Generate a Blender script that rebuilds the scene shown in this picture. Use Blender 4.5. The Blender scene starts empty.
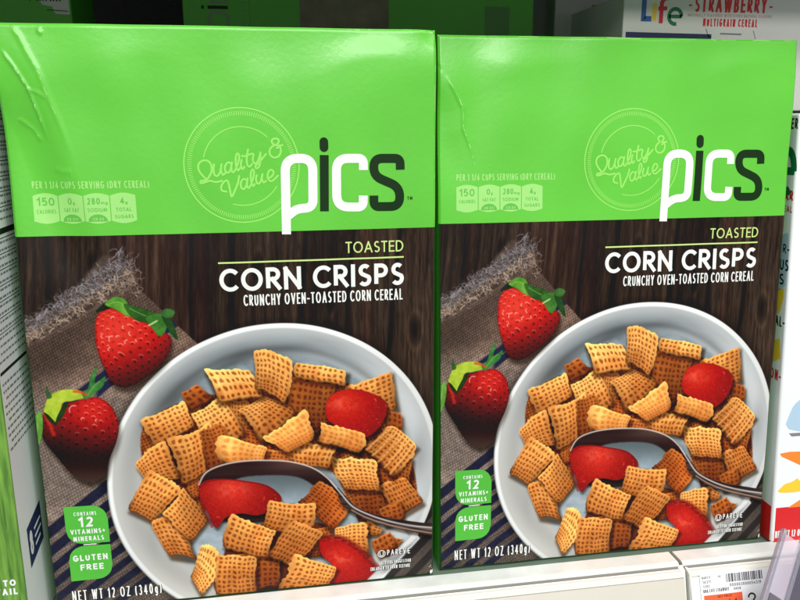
import bpy, math, random
import numpy as np
random.seed(7)
C = bpy.context.scene.collection
MM = 0.001
# ------------------------------------------------------------------ camera calibration (metres on the shelf, millimetres in the maths)
F, PITCH, ROLL, CZ = 760.65, 0.2247736, -0.0037985, 234.224
def rx(a): c, s = math.cos(a), math.sin(a); return np.array([[1, 0, 0], [0, c, -s], [0, s, c]])
def rz(a): c, s = math.cos(a), math.sin(a); return np.array([[c, -s, 0], [s, c, 0], [0, 0, 1]])
CR = rz(ROLL) @ rx(PITCH) @ np.array([[1., 0, 0], [0, 0, -1], [0, 1, 0]]) @ rz(math.radians(9.5))
BW, BH, BD = 190.0, 276.9, 62.0
# the printed artwork is measured as it appears on the first box; art() turns those readings into millimetres on the carton front
LPOS = np.array([76.82, 355.8, BH])
def art(px, py):
    px = np.asarray(px, float); py = np.asarray(py, float)
    d = np.stack([(px - 400) / F, (py - 300) / F, np.ones_like(px)], -1) @ CR
    t = LPOS[1] / d[..., 1]
    return d[..., 0] * t - (LPOS[0] - BW), BH - (CZ + d[..., 2] * t)
def reading(u, v):
    X = np.stack([LPOS[0] - BW + u, np.full_like(u, LPOS[1]), BH - v - CZ], -1) @ CR.T
    return 400 + F * X[..., 0] / X[..., 2], 300 + F * X[..., 1] / X[..., 2]

# ------------------------------------------------------------------ helpers
def smooth(a, b, x):
    t = np.clip((x - a) / (b - a), 0, 1); return t * t * (3 - 2 * t)
def s2l(c):
    c = np.asarray(c, float) / 255.0
    return np.where(c <= 0.04045, c / 12.92, ((c + 0.055) / 1.055) ** 2.4)
def link_mesh(name, verts, faces, mat, parent=None, smooth_on=False, slots=None, idx=None):
    me = bpy.data.meshes.new(name)
    me.from_pydata([tuple(v) for v in verts], [], [tuple(f) for f in faces])
    mats = mat if isinstance(mat, (list, tuple)) else [mat]
    for m in mats: me.materials.append(m)
    if idx is not None: me.polygons.foreach_set('material_index', idx)
    if smooth_on: me.polygons.foreach_set('use_smooth', [True] * len(me.polygons))
    me.update()
    o = bpy.data.objects.new(name, me); C.objects.link(o); o.parent = parent
    return o
def thing(name, label, cat, loc=(0, 0, 0), group=None):
    o = bpy.data.objects.new(name, None); C.objects.link(o)
    o.location = [c * MM for c in loc]; o.empty_display_size = 0.02
    o['label'] = label; o['category'] = cat
    if group: o['group'] = group
    return o
class MB:
    """collects shapes in millimetres, links them as one mesh"""
    def __init__(s): s.v = []; s.f = []
    def add(s, vs, fs):
        b = len(s.v); s.v += [tuple(x) for x in vs]; s.f += [tuple(i + b for i in f) for f in fs]
    def box(s, a, b):
        (x0, y0, z0), (x1, y1, z1) = a, b
        s.add([(x0, y0, z0), (x1, y0, z0), (x1, y1, z0), (x0, y1, z0), (x0, y0, z1), (x1, y0, z1), (x1, y1, z1), (x0, y1, z1)],
              [(0, 3, 2, 1), (4, 5, 6, 7), (0, 1, 5, 4), (1, 2, 6, 5), (2, 3, 7, 6), (3, 0, 4, 7)])
    def hexa(s, p):  # 8 corners: bottom ring, top ring
        s.add(p, [(0, 3, 2, 1), (4, 5, 6, 7), (0, 1, 5, 4), (1, 2, 6, 5), (2, 3, 7, 6), (3, 0, 4, 7)])
    def extr(s, prof, x0, x1):  # closed profile of (y, z) swept along x
        n = len(prof)
        vs = [(x0, y, z) for y, z in prof] + [(x1, y, z) for y, z in prof]
        s.add(vs, [(i, (i + 1) % n, n + (i + 1) % n, n + i) for i in range(n)] + [tuple(range(n))[::-1], tuple(range(n, 2 * n))])
    def build(s, name, mat, parent=None, bevel=0, sm=False):
        o = link_mesh(name, [tuple(c * MM for c in v) for v in s.v], s.f, mat, parent, sm)
        if bevel:
            m = o.modifiers.new('bevel', 'BEVEL'); m.width = bevel * MM; m.segments = 3; m.limit_method = 'ANGLE'
            m.harden_normals = False
            for p in o.data.polygons: p.use_smooth = True
            w = o.modifiers.new('wn', 'WEIGHTED_NORMAL')
        return o

# ------------------------------------------------------------------ materials
def mat(name, col, rough=0.5, spec=0.5, coat=0.0, noise=0.0, nscale=200, bump=0.0, bscale=900, trans=0.0, alpha=1.0, metal=0.0, coatr=0.1):
    m = bpy.data.materials.new(name); m.use_nodes = True
    nt = m.node_tree; b = nt.nodes['Principled BSDF']
    lin = list(s2l(col)) + [1]
    b.inputs['Base Color'].default_value = lin
    b.inputs['Roughness'].default_value = rough
    b.inputs['Specular IOR Level'].default_value = spec
    b.inputs['Coat Weight'].default_value = coat
    b.inputs['Coat Roughness'].default_value = coatr
    b.inputs['Metallic'].default_value = metal
    b.inputs['Transmission Weight'].default_value = trans
    b.inputs['Alpha'].default_value = alpha
    tc = nt.nodes.new('ShaderNodeTexCoord')
    if noise:
        n = nt.nodes.new('ShaderNodeTexNoise'); n.inputs['Scale'].default_value = nscale; n.inputs['Detail'].default_value = 5
        nt.links.new(tc.outputs['Object'], n.inputs['Vector'])
        r = nt.nodes.new('ShaderNodeMapRange')
        r.inputs['From Min'].default_value = 0.3; r.inputs['From Max'].default_value = 0.7
        r.inputs['To Min'].default_value = 1 - noise; r.inputs['To Max'].default_value = 1 + noise
        nt.links.new(n.outputs['Fac'], r.inputs['Value'])
        mx = nt.nodes.new('ShaderNodeVectorMath'); mx.operation = 'SCALE'
        mx.inputs[0].default_value = lin[:3]
        nt.links.new(r.outputs['Result'], mx.inputs['Scale']); nt.links.new(mx.outputs['Vector'], b.inputs['Base Color'])
    if bump:
        n2 = nt.nodes.new('ShaderNodeTexNoise'); n2.inputs['Scale'].default_value = bscale; n2.inputs['Detail'].default_value = 3
        nt.links.new(tc.outputs['Object'], n2.inputs['Vector'])
        bp = nt.nodes.new('ShaderNodeBump'); bp.inputs['Strength'].default_value = bump; bp.inputs['Distance'].default_value = 0.0004
        nt.links.new(n2.outputs['Fac'], bp.inputs['Height']); nt.links.new(bp.outputs['Normal'], b.inputs['Normal'])
        nt.links.new(bp.outputs['Normal'], b.inputs['Coat Normal'])
    return m
GAIN = 0.86    # printed colour against how bright the same print looks in the light
def ink(name, c, **k):
    k.setdefault('rough', 0.42); k.setdefault('spec', 0.32)
    return mat(name, [x * GAIN ** 0.45 for x in c], **k)
M_green = ink('green_carton_print', (98, 201, 58), noise=0.05, nscale=26, bump=0.16, bscale=420, rough=.36, spec=.45, coat=.3, coatr=.2)
M_deepgreen = mat('dark_green_carton', (40, 92, 36), rough=0.5)
M_white = ink('white_ink', (240, 244, 240))
M_dark = ink('dark_green_ink', (14, 46, 12), spec=.2)
M_pale = ink('pale_green_ink', (152, 230, 104))
M_pale2 = ink('pale_green_panel_ink', (160, 226, 124))
M_midg = ink('mid_green_ink', (98, 190, 70))
M_lime = ink('lime_ink', (205, 235, 140))
M_shadow = ink('black_ink', (38, 32, 30))
M_badge = ink('badge_green_ink', (84, 188, 62))
M_grey = ink('grey_ink', (196, 196, 192))
def art_material():
    m = bpy.data.materials.new('printed_photo'); m.use_nodes = True
    nt = m.node_tree; b = nt.nodes['Principled BSDF']
    a = nt.nodes.new('ShaderNodeAttribute'); a.attribute_name = 'print'
    nt.links.new(a.outputs['Color'], b.inputs['Base Color'])
    b.inputs['Roughness'].default_value = 0.42; b.inputs['Specular IOR Level'].default_value = 0.22
    tc = nt.nodes.new('ShaderNodeTexCoord'); n2 = nt.nodes.new('ShaderNodeTexNoise'); n2.inputs['Scale'].default_value = 260
    nt.links.new(tc.outputs['Object'], n2.inputs['Vector'])
    bp = nt.nodes.new('ShaderNodeBump'); bp.inputs['Strength'].default_value = 0.05; bp.inputs['Distance'].default_value = 0.0004
    nt.links.new(n2.outputs['Fac'], bp.inputs['Height']); nt.links.new(bp.outputs['Normal'], b.inputs['Normal'])
    return m
M_art = art_material()

# ================================================================== PRINTED PICTURE (computed ink colours, one per mesh vertex)
V0 = 90.0
RES = 3.6; SS = 2
NU, NV = int(BW * RES), int((BH - V0) * RES)
_u = (np.arange(NU * SS) + 0.5) / (RES * SS); _v = V0 + (np.arange(NV * SS) + 0.5) / (RES * SS)
UU, VV = np.meshgrid(_u, _v)
X, Y = reading(UU, VV)
IMG = np.zeros(X.shape + (3,), np.float32)
rng = np.random.default_rng(3)
def vnoise(x, y, seed=0):
    xi = np.floor(x).astype(np.int64); yi = np.floor(y).astype(np.int64)
    fx = x - xi; fy = y - yi; fx = fx * fx * (3 - 2 * fx); fy = fy * fy * (3 - 2 * fy)
    def h(a, b):
        n = (a * 374761393 + b * 668265263 + seed * 1274126177) & 0x7fffffff
        n = ((n ^ (n >> 13)) * 1274126177) & 0x7fffffff
        return ((n ^ (n >> 16)) & 0xffff) / 65535.0
    return (h(xi, yi) * (1 - fx) + h(xi + 1, yi) * fx) * (1 - fy) + (h(xi, yi + 1) * (1 - fx) + h(xi + 1, yi + 1) * fx) * fy
def fbm(x, y, seed=0, o=4):
    s = 0; a = 0.5; t = 0
    for k in range(o):
        s = s + a * vnoise(x * 2 ** k, y * 2 ** k, seed + k); t += a; a *= 0.55
    return s / t
def box1(a, r, ax):
    r = max(int(r), 0)
    if r == 0: return a
    p = np.concatenate([np.repeat(np.take(a, [0], ax), r + 1, ax), a, np.repeat(np.take(a, [-1], ax), r, ax)], ax)
    c = np.cumsum(p, ax)
    n = a.shape[ax]
    return (np.take(c, range(2 * r + 1, 2 * r + 1 + n), ax) - np.take(c, range(0, n), ax)) / (2 * r + 1)
PXS = SS * RES * 0.45   # canvas samples per reading unit, roughly
def blur(a, r):
    r = r * PXS
    for _ in range(2): a = box1(box1(a, r * 0.6, 0), r * 0.6, 1)
    return a
def window(x0, y0, x1, y1):
    u, v = art([x0, x1, x0, x1], [y0, y0, y1, y1])
    i0 = int(max(0, (v.min() - V0) * RES * SS)); i1 = int(min(X.shape[0], (v.max() - V0) * RES * SS + 1))
    j0 = int(max(0, u.min() * RES * SS)); j1 = int(min(X.shape[1], u.max() * RES * SS + 1))
    return slice(i0, max(i1, i0 + 1)), slice(j0, max(j1, j0 + 1))
def inside(P, x, y):
    r = np.zeros(x.shape, bool); n = len(P)
    for i in range(n):
        x0, y0 = P[i]; x1, y1 = P[(i + 1) % n]
        if y0 == y1: continue
        c = ((y0 > y) != (y1 > y)) & (x < (x1 - x0) * (y - y0) / (y1 - y0) + x0)
        r ^= c
    return r
def catmull(P, closed=True, k=8):
    P = np.array(P, float); n = len(P); out = []
    rngi = range(n) if closed else range(n - 1)
    for i in rngi:
        if closed: p0, p1, p2, p3 = P[i - 1], P[i], P[(i + 1) % n], P[(i + 2) % n]
        else: p0, p1, p2, p3 = P[max(i - 1, 0)], P[i], P[i + 1], P[min(i + 2, n - 1)]
        for t in np.arange(k) / k:
            out.append(0.5 * (2 * p1 + (p2 - p0) * t + (2 * p0 - 5 * p1 + 4 * p2 - p3) * t * t + (3 * p1 - p0 - 3 * p2 + p3) * t ** 3))
    if not closed: out.append(P[-1])
    return np.array(out)
def put(sl, m, col):
    m = m[..., None] if m.ndim == 2 else m
    IMG[sl] = IMG[sl] * (1 - m) + np.asarray(col, np.float32) * m
def darken(sl, m, f, tint=(1, 1, 1)):
    t = 1 - m[..., None] * (1 - np.asarray(tint) * f)
    IMG[sl] = IMG[sl] * t
def poly(P, col, closed_smooth=True, soft=0.35, shade=None, pad=8):
    Q = catmull(P) if closed_smooth else np.array(P, float)
    sl = window(Q[:, 0].min() - pad, Q[:, 1].min() - pad, Q[:, 0].max() + pad, Q[:, 1].max() + pad)
    m = inside(Q, X[sl], Y[sl]).astype(np.float32); m = blur(m, soft)
    c = np.broadcast_to(np.asarray(col, np.float32), m.shape + (3,)) if shade is None else shade(X[sl], Y[sl], m)
    put(sl, m, c); return sl, m
def shadow(P, dx, dy, r, f, closed_smooth=True, tint=(1, .95, .9)):
    Q = (catmull(P) if closed_smooth else np.array(P, float)) + [dx, dy]
    pad = r * 3 + 2
    sl = window(Q[:, 0].min() - pad, Q[:, 1].min() - pad, Q[:, 0].max() + pad, Q[:, 1].max() + pad)
    darken(sl, blur(inside(Q, X[sl], Y[sl]).astype(np.float32), r), f, tint)
def stroke(P, w, col, a=1.0, soft=0.4, closed=False, w2=None, sm=True):
    Q = catmull(P, closed, 6) if sm else np.array(P, float)
    pad = max(w, w2 or w) + 3
    sl = window(Q[:, 0].min() - pad, Q[:, 1].min() - pad, Q[:, 0].max() + pad, Q[:, 1].max() + pad)
    x, y = X[sl], Y[sl]; m = np.zeros(x.shape, np.float32); n = len(Q)
    for i in range(n - 1):
        a0, b0 = Q[i], Q[i + 1]; d = b0 - a0; L = d @ d + 1e-9
        t = np.clip(((x - a0[0]) * d[0] + (y - a0[1]) * d[1]) / L, 0, 1)
        dist = np.hypot(x - a0[0] - t * d[0], y - a0[1] - t * d[1])
        ww = w if w2 is None else w + (w2 - w) * (i + t) / n
        m = np.maximum(m, 1 - smooth(ww / 2 - soft, ww / 2 + soft, dist))
    put(sl, m * a, col)

# --- dark wooden boards
g = vnoise(X * 0.9 + 3 * fbm(X * .03, Y * .01, 4), Y * 0.018, 11) * .5 + vnoise(X * 0.33 + 2 * vnoise(X * .05, Y * .01, 5), Y * 0.01, 12) * .5
g2 = fbm(X * 0.22, Y * 0.012, 20, 3); fine = vnoise(X * 1.5, Y * 0.13, 30)
gr_ = np.clip((vnoise(X * .55 + 2.5 * vnoise(X * .04, Y * .012, 9), Y * .022, 13) - .5) * 2, 0, 1)
lum = 33 + 36 * g * g2 * 1.7 + 24 * (fine - .5) * (.4 + g) + 17 * gr_ ** 2
lum = lum * (0.85 + 0.35 * smooth(330, 440, X)) + 16 * smooth(360, 430, X) * smooth(280, 420, Y) * g
lum *= 1 - .25 * (1 - smooth(0, 70, X))
for sx, dl_ in ((44, -.16), (126, .10), (190, -.12), (232, .2), (304, -.22), (352, .26), (398, -.12)):
    lum *= 1 + dl_ * smooth(-1, 1, X - sx - (Y - 236) * (200 - sx) * 0.00045)
for kx, ky, kr in ((258, 268, 5), (330, 300, 4), (92, 262, 4), (415, 330, 5)):
    dk = np.hypot((X - kx) / 1.0, (Y - ky) / 2.6); lum *= 1 - .55 * np.exp(-(dk / kr) ** 2) + .25 * np.exp(-((dk - kr * 1.5) / 1.5) ** 2)
scr = smooth(.80, .95, vnoise(X * 1.1, Y * .035, 44)); lum *= 1 - .3 * scr
WD = np.stack([lum * 1.13, lum * 0.87, lum * 0.66], -1)
WD[..., 0] += 6 * smooth(0.62, 0.8, vnoise(X * 0.06, Y * .004, 41)); WD[..., 2] += 2
for sx, wd in ((44, 2.2), (190, 2.0), (232, 3.2), (304, 2.6), (352, 2.0), (398, 2.6)):
    xs = sx + (Y - 236) * (200 - sx) * 0.00045
    WD *= (1 - 0.62 * np.exp(-((X - xs - 1.5 * vnoise(Y * .03, Y * 0, 6)) / wd) ** 2))[..., None]
IMG[:] = WD
# vertical pale grooves near the top left
for k in range(9):
    x0 = 55 + k * 13 + random.uniform(-3, 3)
    m = np.exp(-((X - x0 - (Y - 236) * (.06 - k * .004)) / 1.8) ** 2) * (1 - smooth(240, 300, Y - 2 * k)) * .5
    IMG += m[..., None] * np.array([34, 26, 20])

# --- linen cloth
CL = [(14, 352), (40, 338), (70, 322), (100, 303), (125, 290), (135, 284), (152, 300), (172, 320), (192, 338), (215, 358), (300, 420), (330, 640), (-60, 640), (-60, 360)]
sl, m = slice(None), blur(inside(np.array(CL, float), X, Y).astype(np.float32), 0.8)
a1, b1 = X * .86 + Y * .5, -X * .5 + Y * .86
weave = (np.sin(a1 * 2.6 + .8 * vnoise(X * .3, Y * .3, 3)) * np.sin(b1 * 2.6) * .5 + .5)
thr = vnoise(a1 * .9, b1 * .25, 50) * .5 + vnoise(a1 * .25, b1 * .9, 51) * .5
hatch = np.sin((X * .5 + Y * .87) * 2.05 + 1.2 * vnoise(X * .08, Y * .08, 61)) ; hatch2 = np.sin((X * .95 - Y * .3) * 2.3 + 1.2 * vnoise(X * .08, Y * .08, 62))
L = 134 + 34 * hatch * (.5 + .5 * hatch2) + 16 * hatch2 + 60 * (thr - .5)
L = L * (0.62 + .42 * smooth(330, 400, Y + .35 * X - 20))
L *= 1 - .30 * np.exp(-(((X - 35) / 40) ** 2 + ((Y - 368) / 26) ** 2))
L *= 1 - .28 * smooth(500, 610, Y)
L = L * (.66 + .34 * fbm(X * .025 + Y * .015, Y * .03 - X * .01, 66, 2))
cl = np.stack([L * 1.05, L * .92, L * .84], -1)
rosy = smooth(420, 350, Y)[..., None]; cl = cl * (1 + rosy * np.array([.08, -.02, -.08]))
# navy stripes
s = Y + .72 * X + 5 * np.sin((X - 60) * .02)
def stripe(c, w): return smooth(-1, 1, w / 2 - np.abs(s - c))
st = np.zeros_like(s)
for c, w in ((567, 13), (587, 12), (606, 10.5), (623, 10), (640, 10), (657, 9), (674, 9), (691, 9)): st = np.maximum(st, stripe(c, w))
nav = np.stack([26 + 14 * thr, 27 + 14 * thr, 46 + 16 * thr], -1)
cl = cl * (1 - st[..., None]) + nav * st[..., None]
# short navy hem band by the upper berry
hb = smooth(1.2, -1.2, np.abs((Y - 384) + .82 * (X - 108)) - 5) * smooth(128, 120, X) * smooth(92, 100, X)
hb = np.maximum(hb, smooth(1.2, -1.2, np.abs((Y - 323) + .75 * (X - 174)) - 5.5))
cl = cl * (1 - hb[..., None]) + np.array([32, 36, 62.]) * hb[..., None]
put(sl, m, cl)
# cloth at the lower right corner, past the bowl
m = smooth(-2, 2, (X - 372) + (Y - 590) * 0.72)
s3 = (Y - 560) + 1.05 * (X - 400); ss3 = np.sin(s3 * 2 * math.pi / 21)
Lb = 78 + 24 * (weave - .5) + 26 * (thr - .5)
cb = np.stack([Lb * 1.06, Lb * .95, Lb * .86], -1); k3 = smooth(-.25, .25, ss3)[..., None]
cb = cb * (1 - k3) + np.array([44, 40, 40.]) * k3
put(sl, m * smooth(500, 520, Y), cb)
# --- frayed fringe
fe = np.array([(14, 350), (40, 336), (70, 320), (98, 303), (118, 292), (132, 280)], float)
def along(t):
    t *= len(fe) - 1; i = min(int(t), len(fe) - 2); return fe[i] + (fe[i + 1] - fe[i]) * (t - i)
FB = [(14, 352), (14, 334), (40, 318), (66, 300), (88, 272), (104, 256), (122, 262), (136, 272), (134, 286), (100, 306), (60, 330)]
sl = window(0, 240, 150, 370); mm = blur(inside(catmull(FB), X[sl], Y[sl]).astype(np.float32), 3) * (0.25 + .7 * fbm(X[sl] * .22, Y[sl] * .22, 70, 3))
put(sl, np.clip(mm, 0, 1) * .85, (112, 94, 84))
for k in range(1700):
    t = random.random(); b = along(t); out = random.random() ** .9
    nrm = np.array([-.40, -.92]); base = b + nrm * out * (17 + 16 * t) + np.array([random.gauss(0, 2), random.gauss(0, 2)])
    if t > .8 and random.random() < .5: base = base + np.array([random.uniform(0, 16), random.uniform(0, 8)])
    an = random.choice([random.uniform(0, 6.28), random.gauss(-2.2, .5), random.gauss(-.5, .4)]); le = random.uniform(3, 8); cv = random.uniform(-2.2, 2.2); pts = []; p = base
    for q_ in range(5): pts.append(p); p = p + le / 4 * np.array([math.cos(an), math.sin(an)]); an += cv / 4
    if k < 650: c = random.choice([(40, 32, 28), (58, 46, 38), (74, 62, 54), (52, 44, 42)]); al = .7
    elif out < .42: c = random.choice([(180, 156, 136), (150, 128, 112), (202, 182, 164), (112, 92, 78), (138, 114, 98)]); al = .75
    else: c = random.choice([(122, 116, 122), (98, 94, 100), (150, 144, 148), (80, 74, 76), (174, 168, 170), (92, 82, 80)]); al = .65
    stroke(pts, random.uniform(.5, 1.0), c, al, .35, sm=False)

# --- bowl
def fit_ellipse(P):
    P = np.array(P, float); c = P.mean(0); q = (P - c) / 100
    A = np.stack([q[:, 0] ** 2, q[:, 0] * q[:, 1], q[:, 1] ** 2, q[:, 0], q[:, 1]], 1)
    return c, np.linalg.lstsq(A, np.ones(len(q)), rcond=None)[0]
EC, EK = fit_ellipse([(107.5, 470), (125, 412), (162, 369), (206, 340), (284, 323.5), (340, 332), (360, 340), (400, 367), (433, 430), (120, 540), (154, 580), (174, 596), (250, 622), (419, 534), (398, 560), (436, 480)])
def ecoef(x, y):
    qx, qy = (x - EC[0]) / 100, (y - EC[1]) / 100
    return EK[0] * qx * qx + EK[1] * qx * qy + EK[2] * qy * qy + EK[3] * qx + EK[4] * qy
M2 = np.array([[EK[0], EK[1] / 2], [EK[1] / 2, EK[2]]]); ec = -0.5 * np.linalg.solve(M2, EK[3:5])
k0 = 1 + ec @ M2 @ ec
q = np.stack([(X - EC[0]) / 100 - ec[0], (Y - EC[1]) / 100 - ec[1]], -1)
T = np.sqrt(np.einsum('...i,ij,...j->...', q, M2, q) / k0)     # 0 centre .. 1 rim
ang = np.arctan2(-q[..., 1], q[..., 0])                           # up is +pi/2
upl = .5 + .5 * np.cos(ang - 2.2)                                 # 1 towards the upper left
bel = .5 + .5 * np.cos(ang + 2.2)
# contact shade of the bowl on cloth and wood
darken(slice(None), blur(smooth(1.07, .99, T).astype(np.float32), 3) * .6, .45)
base = np.zeros(X.shape + (3,), np.float32)
def mixc(a, b, t): return np.asarray(a, float) * (1 - t[..., None]) + np.asarray(b, float) * t[..., None]
inner = mixc((176, 184, 188), (206, 208, 208), bel)
wall = mixc((188, 193, 194), (136, 144, 148), smooth(.3, 1, upl) * smooth(.98, .84, T))
wall = mixc((0, 0, 0), (1, 1, 1), T * 0 + 1) * wall
wob = fbm(np.cos(ang) * 2.2 + 5, T * 9, 80, 3)
shade = 1 - .12 * smooth(.35, .9, wob) * smooth(.97, .9, T)
ring = 1 - .14 * np.exp(-((T - .835) / .02) ** 2) * (1 - .5 * bel) + .05 * np.exp(-((T - .80) / .018) ** 2)
base = wall * (shade * ring)[..., None]
low = smooth(.35, .9, bel); base = base * (1 - low[..., None]) + (np.array([198, 198, 194]) * (1 - .10 * smooth(.97, .86, T) + .05 * np.exp(-((T - .8) / .03) ** 2))[..., None]) * low[..., None]
rim = smooth(.962, .976, T)
rimc = mixc((214, 216, 214), (244, 247, 246), smooth(.15, .8, upl))
base = base * (1 - rim[..., None]) + rimc * rim[..., None]
base *= (1 - .35 * smooth(.988, 1.0, T) * smooth(.3, .9, bel))[..., None]
# right-hand flank in brighter light
rt = smooth(.7, 1, .5 + .5 * np.cos(ang - .1)) * smooth(.99, .9, T) * smooth(.8, .9, T)
base += (rt * 16)[..., None]
# milk
mk = smooth(.80, .76, T); mst = fbm(X * .06 + Y * .02, Y * .12 - X * .03, 90); milk = np.array([140, 154, 162]) * (0.78 + .42 * mst)[..., None] + 26 * smooth(470, 560, Y)[..., None]
base = base * (1 - mk[..., None]) + milk * mk[..., None]
# two cool shade pools on the upper left wall
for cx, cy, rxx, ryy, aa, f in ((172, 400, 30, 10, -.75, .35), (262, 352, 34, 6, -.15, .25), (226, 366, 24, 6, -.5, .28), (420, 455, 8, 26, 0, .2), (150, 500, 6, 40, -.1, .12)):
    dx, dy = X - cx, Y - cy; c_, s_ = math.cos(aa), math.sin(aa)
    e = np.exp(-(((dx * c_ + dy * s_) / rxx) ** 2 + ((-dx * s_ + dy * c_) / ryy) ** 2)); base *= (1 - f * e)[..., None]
mB = blur(smooth(1.004, .998, T).astype(np.float32), .3)
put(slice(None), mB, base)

# --- cereal squares
def hom(qd):
    # projective map from the unit square to the quad, inverted
    (x0, y0), (x1, y1), (x2, y2), (x3, y3) = qd
    A = []; b = []
    for (sx, sy), (x, y) in zip(((0, 0), (1, 0), (1, 1), (0, 1)), qd):
        A.append([sx, sy, 1, 0, 0, 0, -sx * x, -sy * x]); b.append(x)
        A.append([0, 0, 0, sx, sy, 1, -sx * y, -sy * y]); b.append(y)
    h = np.linalg.solve(np.array(A, float), np.array(b, float)); return np.linalg.inv(np.append(h, 1).reshape(3, 3))
def piece(qd, n=6, m=6, tone=1.0, warm=0.0, hole=1.0, bs=0.0, bt=0.0, lit=(0.25, -1.0), seed=0, sh=.5, grad=.35, thick=3.0):
    qd = [np.array(p, float) for p in qd]; rs = random.Random(seed)
    cq = sum(qd) / 4; qd = [cq + (p - cq) * 1.015 for p in qd]
    bs = bs or rs.uniform(-.07, .07); bt = bt or rs.uniform(-.09, .09); n += (2 if n > 5 else 1) if n > 4 else 0; m += (2 if m > 5 else 1) if m > 4 else 0
    cen = sum(qd) / 4
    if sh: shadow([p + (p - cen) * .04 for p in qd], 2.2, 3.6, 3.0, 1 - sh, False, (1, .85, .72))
    H = hom(qd); P = np.array(qd); pad = 7
    sl = window(P[:, 0].min() - pad, P[:, 1].min() - pad, P[:, 0].max() + pad, P[:, 1].max() + pad)
    x = X[sl]; y = Y[sl]
    jx = x + 1.0 * (vnoise(x * .16, y * .16, seed + 1) - .5) * 2; jy = y + 1.0 * (vnoise(x * .16, y * .16, seed + 2) - .5) * 2
    w = H[2, 0] * jx + H[2, 1] * jy + H[2, 2]
    S = (H[0, 0] * jx + H[0, 1] * jy + H[0, 2]) / w; Tt = (H[1, 0] * jx + H[1, 1] * jy + H[1, 2]) / w
    S = S + bs * 4 * Tt * (1 - Tt); Tt = Tt + bt * 4 * np.clip(S, 0, 1) * (1 - np.clip(S, 0, 1))
    ws = np.hypot(*(qd[1] - qd[0] + qd[2] - qd[3])) / 2; ht = np.hypot(*(qd[3] - qd[0] + qd[2] - qd[1])) / 2
    def sd(S_, T_):
        ax = np.abs(S_ - .5) * ws; ay = np.abs(T_ - .5) * ht
        r = 3.2; dx = ax - (ws / 2 - r); dy = ay - (ht / 2 - r)
        return np.hypot(np.maximum(dx, 0), np.maximum(dy, 0)) + np.minimum(np.maximum(dx, dy), 0) - r
    bump = (.55 * np.cos(2 * math.pi * n * S) * (np.abs(Tt - .5) > .42) + .55 * np.cos(2 * math.pi * m * Tt) * (np.abs(S - .5) > .42)) * .6 + 1.6 * (vnoise(x * .25, y * .25, seed + 30) - .5)
    d = sd(S, Tt) - bump * .8
    mask = blur((d < 0).astype(np.float32), .28)
    # lattice
    e = .035
    wv = .13 * (vnoise(x * .22, y * .22, seed + 21) - .5) * 2; cs = (S - e) / (1 - 2 * e) * n + wv; ct = (Tt - e) / (1 - 2 * e) * m + wv * .8
    fa = np.abs(cs - np.floor(cs) - .5) * 2; fb = np.abs(ct - np.floor(ct) - .5) * 2
    cellr = vnoise(np.floor(cs) * 1.0 + .01, np.floor(ct) * 1.0 + .01, seed + 9)
    rr = (fa ** 3.6 + fb ** 3.6) ** (1 / 3.6)
    size = .53 + .14 * (cellr - .5)
    ho = 1 - smooth(size - .14, size + .12, rr)
    ho = ho * (S > e) * (S < 1 - e) * (Tt > e) * (Tt < 1 - e) * hole
    cross = (1 - fa) * 0 + np.maximum(fa, fb) * .6 + np.minimum(fa, fb) * .4
    hgt = (1 - ho) * 1.0 + .35 * cross + .12 * vnoise(x * .9, y * .9, seed + 4)
    gy, gx = np.gradient(blur(hgt.astype(np.float32), .18)); k = PXS
    lt = -(gx * lit[0] + gy * -lit[1] * -1) * k
    lt = (gx * -lit[0] + gy * -lit[1]) * k * .55
    g = 1 + grad * (.5 - Tt) * .8 + rs.uniform(-.22, .22) * (S - .5) - .25 * smooth(.35, .6, np.abs(S - .5))
    br = tone * g * (1 + .10 * (fbm(x * .12, y * .12, seed + 6, 2) - .5) * 2)
    mid = np.array([230, 153, 76.]) ; hi = np.array([250, 202, 116.]); lo = np.array([158, 70, 20.]); hc = np.array([128, 58, 18.])
    if warm: mid = mid * (1, 1 - .18 * warm, 1 - .3 * warm); hi = hi * (1, 1 - .15 * warm, 1 - .3 * warm)
    l1 = np.clip(lt, -1, 1); v = np.clip(.50 * (cross - .42) + .9 * l1 + .28 * (vnoise(x * .5, y * .5, seed + 7) - .4) + .5 * (br - 1), -1, 1)
    col = mixc(mid, hi, np.clip(v, 0, 1)); col = col * (1 - np.clip(-v, 0, 1)[..., None] * .75) + lo * (np.clip(-v, 0, 1)[..., None] * .75)
    hcol = mixc(hc, mid * .72, (cellr * .5 + .12 + .35 * (1 - smooth(.1, .6, rr)) * 0))
    col = col * (1 - ho[..., None] * .92) + hcol * ho[..., None] * .92
    wg = smooth(.15, 1.15, Tt + .25 * (vnoise(x * .1, y * .1, seed + 40) - .5))[..., None]; col = col * (1 - wg * np.array([.05, .17, .26]))
    # rim roll-off and darker thickness at the lower side
    edge = smooth(-2.4, -.2, d)[..., None]
    low_ = smooth(.5, 1, Tt)[..., None]
    col = col * (1 - edge * (.16 + .30 * low_)) + hi * (edge * .22 * (1 - low_))
    toast = smooth(.40, .75, fbm(x * .07, y * .07, seed + 12, 2))[..., None] * .38
    col = col * (1 - toast) + col * np.array([.86, .70, .55]) * toast
    col = col * np.clip(br, .3, 1.25)[..., None]
    if tone < .85: col = col * np.array([1.0, .88, .78])
    put(sl, mask, np.clip(col, 0, 255))

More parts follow.
